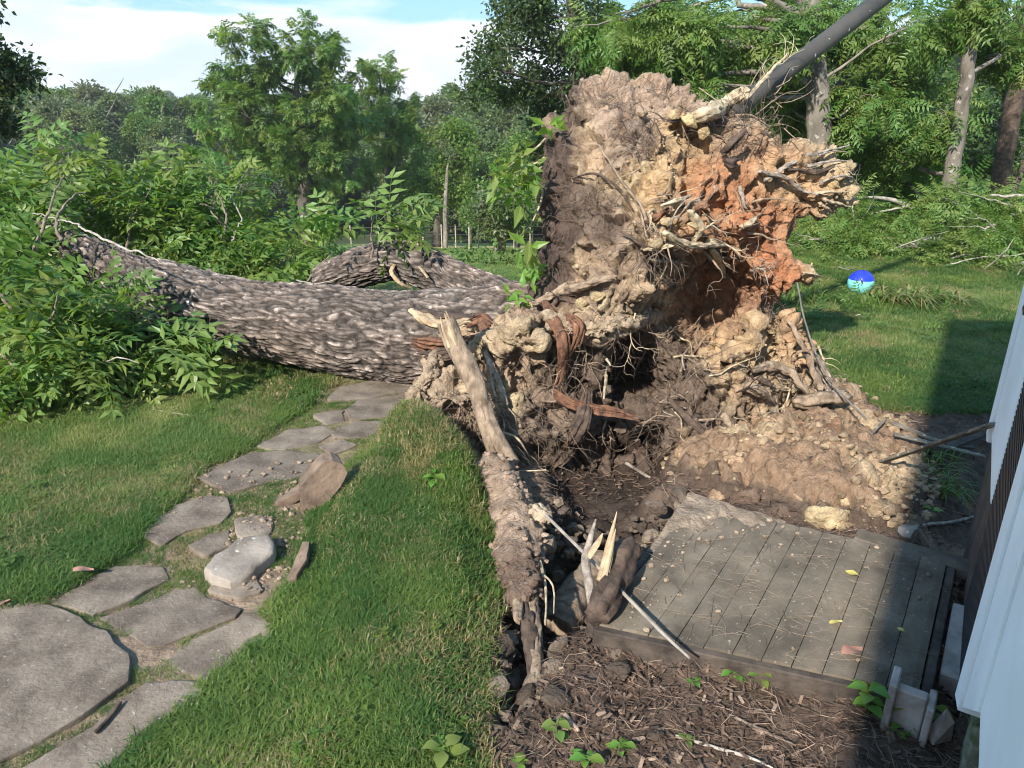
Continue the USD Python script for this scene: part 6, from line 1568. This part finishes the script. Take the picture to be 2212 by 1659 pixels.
# ---------------------------------------------------------------- mulch bed
chips = []
for i in range(5):
    q = np.random.default_rng(i); v, f = box((-.5, -.12, -.04), (.5, .12, .04)); v = v + q.normal(0, .05, v.shape) * [1, 1, .4]; chips.append((v, f))
strand = [tube(np.array([[-.5, 0, 0], [-.15, .06 * s, .05], [.2, -.12 * s, .04], [.5, .15 * s, 0]]), .008, 3, 7, cap=False) for s in (1, -1, 2)]
x, y, r = scatter(90000, 1.2, 5.0, 71)
k_ = (at_field(F_bare, x, y) > .01) & (at_field(F_trench, x, y) < -.01) & (at_field(F_mound, x, y) < .02) & ((y < 2.65) | (r.uniform(size=len(x)) < .25))
x, y = x[k_][:19000], y[k_][:19000]; m_ = len(x)
kind = r.choice(8, m_, p=[.14, .14, .14, .13, .05, .15, .15, .10])
mats_ = ['mulch', 'mulch', 'mulch', 'mulch', 'mulch_pale', 'mulch', 'mulch', 'mulch_pale']
s = np.where(kind < 5, r.uniform(.010, .034, m_) , r.uniform(.04, .13, m_))
q = Rot.from_euler('zyx', np.c_[r.uniform(0, 6.28, m_), r.normal(0, .25, m_), r.normal(0, .4, m_)]).as_quat()
mu = instancer('mulch', [((chips + strand)[i], mats_[i]) for i in range(8)], np.c_[x, y, height(x, y) + .008 + r.uniform(0, .014, m_)], q, s, kind)
tag(mu, 'shredded bark mulch and dead stems covering the bed in the foreground', 'mulch', kind='stuff')

# ---------------------------------------------------------------- seedlings and small plants
def seedling(u, v, h, n, lw, lab, seed, m='leaf_fresh'):
    p = rest(u, v); r = np.random.default_rng(seed)
    t = thing('seedling', lab, 'seedling')
    st = np.array([p, p + [r.normal(0, .01), r.normal(0, .01), h * .6], p + [r.normal(0, .02), r.normal(0, .02), h]])
    obj('stem', tube(st, [.0022, .0018, .001], 5, 8), 'leaf_mid', t)
    for i in range(n):
        a = i * 2.4 + r.uniform(-.3, .3); d = np.array([math.cos(a), math.sin(a), r.uniform(.0, .5)]); d /= np.linalg.norm(d)
        q = st[0] * (1 - (i + 1.5) / (n + 1.5)) + st[2] * (i + 1.5) / (n + 1.5)
        s_ = np.cross([0, 0, 1], d); s_ /= np.linalg.norm(s_); nn = np.cross(d, s_)
        k_ = lw * r.uniform(.8, 1.25); V = [q]; rows = 7
        for j in range(1, rows):
            tt = j / rows; w = .42 * k_ * math.sin(math.pi * tt ** .8) ** .9
            c = q + d * (.25 + tt) * k_ - nn * .35 * k_ * tt * tt
            V += [c - s_ * w + nn * w * .3, c, c + s_ * w + nn * w * .3]
        V.append(q + d * 1.28 * k_ - nn * .38 * k_); V = np.array(V); F = [[0, 2, 1], [0, 3, 2]]
        for j in range(rows - 2):
            b = 1 + 3 * j
            F += [[b, b + 1, b + 4], [b, b + 4, b + 3], [b + 1, b + 2, b + 5], [b + 1, b + 5, b + 4]]
        b = 1 + 3 * (rows - 2); e = len(V) - 1
        F += [[b, b + 1, e], [b + 1, b + 2, e]]
        obj('leaf', (V, np.array(F)), m, t, smooth=True)
for i, (u, v, h, n, lw, lab) in enumerate([
    (1440, 1418, .05, 5, .030, 'small seedling nearest to the end of the thin pale stick'), (1490, 1480, .035, 4, .024, 'tiny seedling left of the pair below the platform front edge'), (1605, 1478, .05, 5, .028, 'seedling at the platform front edge, left of a close pair'), (1645, 1482, .055, 6, .030, 'seedling at the platform front edge, right of a close pair'),
    (1780, 1490, .05, 5, .030, 'seedling against the middle of the platform front board'), (1875, 1540, .11, 11, .042, 'bushiest leafy seedling left of the concrete block'), (1950, 1540, .07, 5, .036, 'broad-leaved seedling in front of the concrete block'), (1985, 1555, .08, 6, .042, 'broad-leaved seedling between the block and the concrete wedge'), (1955, 1592, .03, 4, .026, 'low seedling just below the concrete block'),
    (1205, 1595, .05, 6, .032, 'leftmost seedling in the mulch beside the turf edge'), (1255, 1645, .05, 6, .032, 'seedling at the bottom edge, second from the turf'), (1325, 1628, .045, 6, .030, 'seedling at the bottom edge, third from the turf'), (1475, 1600, .04, 4, .024, 'faint seedling alone in the middle of the mulch'), (1125, 1655, .04, 4, .03, 'seedling cut by the bottom edge in the crack beside the turf'),
    (932, 1052, .08, 7, .042, 'bright leafy weed on top of the grass bank'), (968, 1640, .04, 5, .045, 'broad-leaved weed in the turf at the bottom edge'), (2010, 1110, .05, 3, .04, 'pale leaf sprouting from the gully by the soil heap')]):
    seedling(u, v, h, n, lw, lab, 400 + i, 'leaf_fresh' if i % 3 else 'leaf_light')
# clover dotted through the lawn
def trefoil(seed):
    r = np.random.default_rng(seed); out = []
    for k_ in range(5):
        c = r.normal(0, .022, 3) * [1, 1, 0] + [0, 0, r.uniform(.028, .05)]
        for j in range(3):
            a = j * 2.09 + r.uniform(-.2, .2); d = np.array([math.cos(a), math.sin(a), .15]); out.append(leaflet(c, d / np.linalg.norm(d), np.array([0, 0, 1.0]), .016, .014, -.1))
    return merge(out)
x, y, r = scatter(5200, 1.3, 6.0, 75)
k_ = (at_field(F_bare, x, y) < -.02) & (at_field(F_path, x, y) < -.04) & (noise(np.stack([x * 1.7, y * 1.7, x * 0], -1), 12) > .56)
x, y = x[k_][:260], y[k_][:260]
tag(instancer('clover', [(trefoil(i), 'leaf_mid') for i in range(3)], np.c_[x, y, height(x, y)], Rot.from_euler('z', r.uniform(0, 6.28, len(x))).as_quat(), r.uniform(.5, .85, len(x)), r.integers(0, 3, len(x))), 'patches of small clover growing among the lawn grass', 'clover', kind='stuff')
# strap-leaved clumps
def strap_clump(name, lab, base_pts, L, n, seed, mats, lean, w=.012, cat='plant'):
    r = np.random.default_rng(seed); t = thing(name, lab, cat)
    for k_, m in enumerate(mats):
        V, F = [], []
        for i in range(n // len(mats)):
            p = base_pts[int(r.integers(len(base_pts)))] + r.normal(0, .05, 3) * [1, 1, 0]
            a = r.uniform(0, 6.28); d = np.array([math.cos(a), math.sin(a), 0]) * .6 + lean; s_ = np.array([-d[1], d[0], 0]); s_ /= np.linalg.norm(s_) + 1e-9
            l = L * r.uniform(.6, 1.2); b = len(V)
            for j in range(6):
                tt = j / 5
                c = p + d * l * tt * (.45 + .5 * tt) + np.array([0, 0, l * (.85 * tt - .72 * tt * tt)])
                ww = w * (1 - .85 * tt)
                V += [c - s_ * ww, c + s_ * ww]
                if j: F += [[b + 2 * j - 2, b + 2 * j - 1, b + 2 * j + 1], [b + 2 * j - 2, b + 2 * j + 1, b + 2 * j]]
        obj('blades', (np.array(V), np.array(F)), m, t, kind='stuff')
g0 = [rest(u, v) for u, v in ((1880, 650), (1930, 655), (1970, 650), (2020, 648), (2060, 655), (1900, 640), (1980, 660))]
strap_clump('daylily_clump', 'flattened clump of long yellow-green strap leaves in front of the blue ball', g0, .45, 260, 5, ['leaf_light', 'leaf_mid', 'grass_dry'], np.array([.15, -.25, 0]), .010)
strap_clump('daylily_clump', 'upright tuft of strap leaves between the ball and the root plate', [rest(1740, 640), rest(1770, 650), rest(1725, 655)], .35, 90, 6, ['leaf_light', 'leaf_mid'], np.array([0, -.1, 0]), .009)
strap_clump('grass_tussock', 'tussock of dark strap grass in the gully between heap and house', [rest(2030, 1030), rest(2020, 990), rest(2040, 1060)], .22, 130, 7, ['leaf_dark', 'leaf_mid'], np.array([.1, -.35, 0]), .005)
# gazing ball
bc = rest(1856, 632); R = .118; bc = bc + [0, 0, R * .82]
t = thing('gazing_ball', 'shiny ball, deep blue above and turquoise below, on the far right lawn', 'ball')
sph = trimesh.creation.uv_sphere(R, count=[40, 60]); sv_, sf_ = np.array(sph.vertices), np.array(sph.faces)
zc = sv_[sf_].mean(1)[:, 2]
cutz = .032
for nm, sel, mm_ in (('lower_half', zc <= cutz, 'ball_aqua'), ('upper_half', zc > cutz, 'ball_blue')):
    un, inv = np.unique(sf_[sel], return_inverse=True)
    obj(nm, (sv_[un] + bc, inv.reshape(-1, 3)), mm_, t, smooth=True)
def on_ball(a, e, k_=1.012):                 # degrees right and up, from the side that faces the camera
    f_ = -bc[:2] / np.linalg.norm(bc[:2]); rt = np.array([-f_[1], f_[0]]); a, e = math.radians(a), math.radians(e)
    h = f_ * math.cos(a) * math.cos(e) + rt * math.sin(a) * math.cos(e)
    return bc + R * k_ * np.array([h[0], h[1], math.sin(e)])
arc = [on_ball(-18 + 24 * math.sin(t_), 8 + 22 * math.cos(t_)) for t_ in np.linspace(.2, 2.2, 9)]
obj('crescent_mark', tube(np.array(arc), [.002, .006, .010, .012, .012, .011, .008, .005, .002], 8, 24, flat=.5), 'black_plastic', t)
obj('red_spot', tube(np.array([on_ball(8, -52), on_ball(16, -50)]), [.008, .008], 8, 6), 'ball_red', t)
# fence at the end of the lawn
fn = thing('wire_fence', 'thin wire fence on wooden posts along the end of the far lawn', 'fence')
fp = []
for i, u in enumerate((700, 760, 820, 880, 915, 955, 985, 1014, 1034, 1070, 1110, 1145, 1185)):
    yy = 33.5 if u not in (1014,) else 28.0
    q = Pg(u, 540, yy); h = 1.15 if u != 1014 else 1.5
    if u != 1014: fp.append(q)
    obj('post', tube(np.array([q, q + [0, 0, h]]), .03, 7, 4), 'fence_wood', fn)
for hz in (.3, .7, 1.05):
    obj('wire', tube(np.array([q + [0, 0, hz] for q in fp]), .006, 4, 40), 'cable', fn)
# dead leaves, twigs
def dead_leaf(u, v, L, w, a, m, lab, lift=.012, cat='leaf', on=None):
    p = on if on is not None else rest(u, v); d = np.array([math.cos(a), math.sin(a), 0]); s_ = np.array([-d[1], d[0], 0]); V, F = [], []
    for j in range(9):
        tt = j / 8; ww = w * math.sin(math.pi * min(.98, max(.04, tt))) ** .7
        for k_ in (-1, -.33, .33, 1):
            V.append(p + d * (tt - .5) * L + s_ * ww * k_ + np.array([0, 0, lift + .25 * w * k_ * k_ + .3 * w * math.sin(tt * 5 + k_)]))
        if j:
            for c in range(3):
                b = 4 * j - 4 + c; F += [[b, b + 1, b + 5], [b, b + 5, b + 4]]
    obj('dead_leaf', (np.array(V), np.array(F)), m, smooth=True, label=lab, cat=cat)
dead_leaf(185, 1253, .075, .018, .1, 'pale_leaf_litter', 'curled pinkish-brown leaf on a left-hand flagstone', .045)
dead_leaf(10, 1318, .05, .014, 1.0, 'pale_leaf_litter', 'orange-brown leaf at the left edge above the biggest flagstone', .03)
def plat(u, v):
    return G(u, v, ZS + .004)
dead_leaf(0, 0, .05, .013, 2.4, 'yellow_leaf', 'yellow leaf lying on the right half of the platform', .008, on=plat(1840, 1243))
dead_leaf(0, 0, .05, .010, .2, 'yellow_leaf', 'narrow yellow leaf near the middle of the platform front', .008, on=plat(1805, 1348))
dead_leaf(0, 0, .03, .008, 2.0, 'yellow_leaf', 'small yellow leaf near the right edge of the platform', .008, on=plat(1945, 1365))
dead_leaf(0, 0, .08, .024, .25, 'pale_leaf_litter', 'large dull red leaf near the platform front corner', .008, on=plat(1840, 1410))
for pts, r, m, lab in (([(205, 1582), (230, 1555), (255, 1525), (262, 1518)], .006, 'dark_root', 'short dark twig on the flagstone at lower left'), ([(1460, 1590), (1530, 1612), (1600, 1630), (1670, 1659)], .005, 'grey_twig', 'long pale twig lying across the mulch at the bottom'),
                       ([(1575, 1545), (1650, 1580), (1720, 1610)], .005, 'twig', 'brown twig lying in the mulch below the platform'), ([(1215, 1540), (1235, 1565), (1250, 1580)], .010, 'mulch_pale', 'short stick of wood in the mulch near the turf'),
                       ([(2110, 1115), (2050, 1128), (1990, 1135), (1965, 1140)], .008, 'grey_root', 'pale forked root lying on the soil behind the round stone'), ([(330, 885), (380, 893), (440, 900)], .003, 'grey_twig', 'thin pale twig on the lawn left of the path'), ([(1820, 875), (1824, 890)], .01, 'pale_root', 'little peg of wood standing below the lying log')):
    obj('fallen_twig', tube(np.array([rest(u, v, .012 + (.006 if lab.startswith('short dark') else 0)) for u, v in pts]), [r] * (len(pts) - 1) + [r * .5], 7, 18, .3, 3, wobble=.006), m, smooth=50, label=lab, cat='twig')

print('points', sum(len(UsdGeom.Mesh(p).GetPointsAttr().Get()) for p in stage.Traverse() if p.IsA(UsdGeom.Mesh)))
# thin summer haze over the valley
hz0, hz1 = np.array([-500., -60., -40.]), np.array([500., 720., 32.])
hb_ = trimesh.creation.box(hz1 - hz0); hb_.apply_translation((hz0 + hz1) / 2)
M['haze'] = usdkit.material(stage, '/World/Looks/haze', {'v': ('principled_volume', {'color': (1.0, 0.98, 0.95), 'density': 0.0005, 'anisotropy': 0.2})}, [], volume='v.volume')
obj('haze', (np.array(hb_.vertices), np.array(hb_.faces)), 'haze', kind='stuff')
